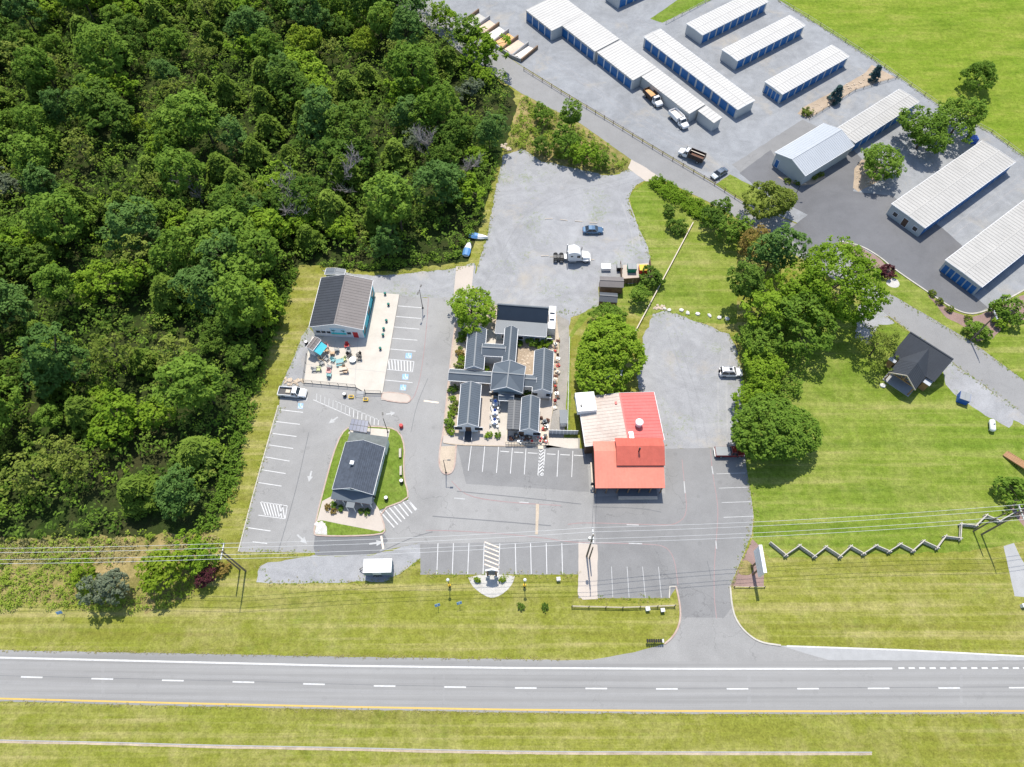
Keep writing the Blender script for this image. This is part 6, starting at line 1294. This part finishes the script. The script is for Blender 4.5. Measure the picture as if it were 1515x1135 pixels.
c = G(968, 950); e = empty('mailbox_row', (c.x, c.y, 0), R(0), 'row of black mailboxes beside the driveway mouth', 'mailbox'); MB().box(-1.5, -.08, .85, 1.5, .08, .95).build('shelf', 'wood_brown', e)
for x in (-1.2, 0, 1.2): MB().box(x-.06, -.06, 0, x+.06, .06, .85).build('post', 'wood_brown', e)
for i in range(8): M = Matrix.Translation((-1.3+.37*i, 0, 1.08)) @ Matrix.Rotation(math.pi/2, 4, 'X'); MB().lathe([(.14, -.28), (.15, -.27), (.15, .27), (.14, .28)], 8, (0, 0, 0), M).build('mailbox', 'plastic_black' if i < 7 else 'metal_white', e)
for px, py, m, lb in ((957.5, 902, 'plastic_white', 'white utility box beside the low timber fence'), (979.5, 904, 'metal_grey', 'small grey utility box beside the low timber fence'), (826, 858, 'stone', 'pale stone ornament on the verge by the concrete strip'), (1512, 897, 'metal_white', 'white utility cabinet at the edge of the old driveway')):
    c = G(px, py); e = empty('utility_box', (c.x, c.y, 0), .1, lb, 'box'); MB().box(-.32, -.28, 0, .32, .28, .75, None, .03, .03).build('case', m, e); MB().box(-.35, -.31, .75, .35, .31, .82).build('lid', m, e)
# sheds, dumpsters, tank
gable('storage_shed', 'grey timber shed beside the dumpster enclosure', 'shed', [(886.5, 424), (923, 426), (922, 410), (888, 409)], 2.4, 3.0, 'wood_brown', 'roof_taupe', .15, (), None, 0, trim=None); gable('storage_shed', 'smaller grey shed behind the shade tree', 'shed', [(886, 446), (913, 448), (914, 434), (887, 432)], 2.2, 2.8, 'wood_brown', 'roof_dark', .15, (), None, 0, trim=None)
P = [G(*p) for p in ((919, 420), (963, 417), (960, 389), (917, 393))]; e = empty('dumpster_enclosure', P[0], 0, 'timber dumpster enclosure at the corner of the gravel lot', 'enclosure')
for a, b in ((0, 1), (1, 2), (3, 0)):
    n = 8
    for i in range(n): p, q_ = P[a].lerp(P[b], i/n)-P[0], P[a].lerp(P[b], (i+.96)/n)-P[0]; MB().bar(p+Vector((0, 0, .9)), q_+Vector((0, 0, .9)), .08, 1.8).build('board', 'wood_brown', e)
MB().add([(p.x-P[0].x, p.y-P[0].y, .03) for p in P], [[0, 1, 2, 3]]).build('floor', 'concrete_pale', e)
def dumpster(px, py, m, lid, lb, L=1.9, W=1.5, h=1.35, rz=0):
    c = G(px, py); e = empty('dumpster', (c.x, c.y, .04), rz, lb, 'dumpster'); MB().box(-L/2, -W/2, 0, L/2, W/2, h, None, -.04, -.08).build('body', m, e)
    for s_ in (-1, 1): MB().box(min(0, s_*L/2), -W/2-.05, h, max(0, s_*L/2)-.02, W/2+.1, h+.07).build('lid', lid, e)
    q = MB(); q.bar((-L/2-.08, 0, h*.6), (L/2+.08, 0, h*.6), .12); q.build('fork_pocket', m, e)
dumpster(934, 400, 'plastic_green', 'plastic_grey', 'green dumpster in the timber enclosure'); dumpster(951, 402, 'plastic_red', 'plastic_yellow', 'red dumpster with yellow lids in the timber enclosure'); dumpster(1422, 592, 'plastic_blue', 'plastic_grey', 'dark blue dumpster on the lawn beside the cabin gravel', 1.9, 1.8, 1.5, R(-25)); dumpster(1437, 210, 'plastic_blue', 'plastic_blue', 'dark blue dumpster in the shade at the yard end'); dumpster(916, 399, 'plastic_black', 'plastic_grey', 'black bin beside the timber enclosure', 1.2, 1.0, 1.2); dumpster(896, 398, 'plastic_white', 'plastic_white', 'low white crate of scrap beside the grey shed', 2.0, 1.3, .9)
c = G(1465, 632); e = empty('gas_tank', (c.x, c.y, 0), R(75), 'white propane tank lying on the lawn', 'tank'); M = Matrix.Translation((0, 0, .75)) @ Matrix.Rotation(math.pi/2, 4, 'Y'); MB().lathe([(.1, -1.35), (.42, -1.2), (.55, -.95), (.55, .95), (.42, 1.2), (.1, 1.35)], 16, (0, 0, 0), M).build('vessel', 'metal_white', e, smooth=True); MB().lathe([(.18, 1.28), (.18, 1.45), (.1, 1.5)], 10).build('valve_dome', 'metal_grey', e)
for x in (-.8, .8): MB().box(x-.1, -.4, 0, x+.1, .4, .4).build('foot', 'concrete_grey', e)
# aggregate bins at the yard end, timber steps, rubble
bn = [(684, 36), (700, 46), (714, 56), (728, 66), (742, 76), (757, 86), (771, 92)]
dirn = (G(716, 12)-G(684, 36)).normalized(); e = empty('aggregate_bins', G(*bn[0]), 0, 'row of open concrete bins with heaps of sand and gravel', 'bins'); o0 = e.location.copy(); P = [G(*p)-o0 for p in bn]
for i, p in enumerate(P):
    MB().bar(p+Vector((0, 0, .5)), p+dirn*7.5+Vector((0, 0, .5)), .35, 1.0).build('divider', 'concrete_grey' if i % 2 else 'wood_brown', e)
    if i < len(P)-1:
        MB().bar(p+Vector((0, 0, .5)), P[i+1]+Vector((0, 0, .5)), .35, 1.0).build('back_wall', 'concrete_grey', e); nx = ny = 8; vs = []; fs = []; w_ = (P[i+1]-p)
        for a in range(nx+1):
            for b in range(ny+1): u, v_ = a/nx, b/ny; q_ = p+w_*(.06+.88*u)+dirn*(.3+6.6*v_); vs.append((q_.x, q_.y, .02+1.1*(1-v_)**1.3*(.4+.6*math.sin(math.pi*u))))
        for a in range(nx):
            for b in range(ny): k = a*(ny+1)+b; fs.append([k, k+ny+1, k+ny+2, k+1])
        MB().add(vs, fs).build('heap', ('white_stone', 'sand_rose', 'sand_pale', 'sand_orange', 'sand_rose', 'sand_pale')[i], e)
a, b = G(1487, 672), G(1520, 700); e = empty('timber_steps', a, 0, 'orange timber stair running down beside the lawn', 'steps'); d_ = b-a
for i in range(14): p = d_*(i/14); n_ = Vector((-d_.y, d_.x, 0)).normalized()*.7; MB().bar(p-n_+Vector((0, 0, .25+.09*i)), p+n_+Vector((0, 0, .25+.09*i)), .34, .08).build('tread', 'wood_orange', e)
for s_ in (-1, 1): n_ = Vector((-d_.y, d_.x, 0)).normalized()*.72*s_; MB().bar(n_+Vector((0, 0, .2)), d_+n_+Vector((0, 0, 1.4)), .1, .3).build('stringer', 'wood_orange', e)
# loose stones and rubble
def rock_mesh(seed):
    bm = bmesh.new(); bmesh.ops.create_icosphere(bm, subdivisions=1, radius=1); g = random.Random(seed)
    for v in bm.verts: v.co *= g.uniform(.7, 1.2); v.co.z *= .65
    me = bpy.data.meshes.new('stone'); bm.to_mesh(me); bm.free(); return me
RM = [rock_mesh(i) for i in range(4)]
for m_ in RM: m_.materials.append(MATS['stone'])
def stones(lst, label, group, mat_='stone'):
    for i, (px, py, s) in enumerate(lst):
        p = G(px, py); o = bpy.data.objects.new('boulder', RM[i % 4]); C.objects.link(o); o.location = (p.x, p.y, s*.25); o.scale = (s*1.2, s, s); o.rotation_euler = (0, 0, i*1.7); tag(o, label, 'stone', group)
        o.material_slots[0].link = 'OBJECT'; o.material_slots[0].material = MATS[mat_]
stones([(1000+x/2.942, 440+y/2.942, .5) for x, y in ((22, 57), (50, 70), (95, 73), (146, 80), (187, 90), (222, 95))] + [(990, 459, .45), (983, 457, .4)], 'pale boulder along the top edge of the gravel lot', 'boulders along the gravel lot')
stones([(1305+i*0, 571, .6) for i in range(1)], 'white rock on the lawn before the timber cabin', 'lawn rock')
rr = random.Random(3)
stones([(rr.uniform(967, 985), rr.uniform(452, 458), rr.uniform(.15, .35)) for _ in range(26)], 'broken stone in the rubble heap on the slope', 'rubble stones of the slope', 'stone_tan')
stones([(rr.uniform(422, 450), rr.uniform(560, 571), rr.uniform(.15, .4)) for _ in range(34)], 'broken stone in the rubble heap behind the white pickup', 'rubble stones by the patio', 'stone_tan')
stones([(rr.uniform(466, 483), rr.uniform(775, 790), rr.uniform(.15, .35)) for _ in range(24)], 'white rock at the corner of the diner island', 'rocks of the diner island')
stones([(rr.uniform(741, 757), rr.uniform(213, 223), rr.uniform(.2, .5)) for _ in range(16)], 'dumped stone at the top corner of the gravel lot', 'dumped stones', 'stone_tan')
stones([(766+rr.random()*21, 512+rr.random()*38, rr.uniform(.15, .4)) for _ in range(40)], 'tan stone of the village rock garden', 'rock garden stones', 'stone_tan')
stones([(1196+t*95+rr.uniform(-6, 6), 170-t*62+rr.uniform(-5, 5), rr.uniform(.15, .35)) for t in [rr.random() for _ in range(60)]], 'tan rock of the long storage yard bed', 'rocks of the long yard bed', 'stone_tan')
stones([(rr.uniform(1265, 1292), rr.uniform(252, 276), rr.uniform(.15, .35)) for _ in range(28)], 'tan rock of the pointed bed at the drive', 'rocks of the pointed bed', 'stone_tan')
for i in range(10): # parking bumpers on the gravel
    px = (806 + i*13.5, 379+i*1.1) if i < 6 else (812+(i-6)*22, 324+(i-6)*2)
    c = G(*px); e = tag(MB().box(-.9, -.09, 0, .9, .09, .14, None, .03, .03).build('parking_log', 'wood_pale', None, (c.x, c.y, .01), R(rr.uniform(-12, 8))), 'weathered log parking stop on the gravel lot', 'parking stop', 'log parking stops')
for i, (x, y) in enumerate([(0, 0), (5, 6), (9, 12), (13, 18), (17, 24), (20, 30)]):
    c = G(703+x, 429+y*.9); tag(MB().box(-.8, -.09, 0, .8, .09, .14, None, .03, .03).build('parking_log', 'plastic_yellow', None, (c.x, c.y, .02), R(-58)), 'yellow striped stop beside the concrete pad', 'parking stop', 'yellow stops by the concrete pad')
# goods on the shop deck and along the alley
gm = ['rust', 'wood_brown', 'plastic_black', 'wood_pale', 'wood_brown', 'metal_grey', 'roof_slate', 'plastic_white', 'rust', 'plastic_red']
CN = {'plastic_red': 'red', 'wood_brown': 'brown', 'plastic_black': 'black', 'wood_pale': 'pale', 'plastic_yellow': 'yellow', 'metal_grey': 'metal', 'roof_slate': 'slate', 'plastic_white': 'white', 'rust': 'rusty', 'plastic_blue': 'blue'}
def goods(px, py, z, m, where, i):
    c = G(px, py, z); h = rr.uniform(.4, 1.0); e = empty('goods_crate', (c.x, c.y, z), rr.uniform(-.5, .5), f'{CN[m]} goods for sale on {where}', 'goods', f'{CN[m]} goods on {where}'); l_, w_ = rr.uniform(.4, .9), rr.uniform(.35, .7)
    q = MB(); q.box(-l_/2, -w_/2, 0, l_/2, w_/2, h*.6, None, -.03, -.03); q.build('base', m, e); MB().lathe([(w_*.35, h*.6), (w_*.42, h*.8), (w_*.15, h)], 8).build('top', gm[(i*3) % 10], e)
for i in range(26): goods(rr.uniform(752, 809), rr.uniform(644, 655), .33, gm[i % 10], 'the front deck', i)
for i in range(20): goods(822+rr.uniform(-2, 4), 505+i*5.2, .015, gm[(i*7) % 10], 'the dirt alley', i)
for i in range(9): goods(rr.uniform(800, 815), rr.uniform(608, 636), .15, gm[(i*3) % 10], 'the shop patio', i)
c = G(833, 622); e = empty('utility_shed', (c.x, c.y, .01), R(0), 'small slate-roofed pump shed in the dirt alley', 'shed'); MB().box(-.6, -1.4, 0, .6, 1.4, 1.5).build('wall', 'trim_white', e); MB().box(-.75, -1.5, 1.5, .75, 1.5, 1.62).build('roof', 'roof_slate', e)
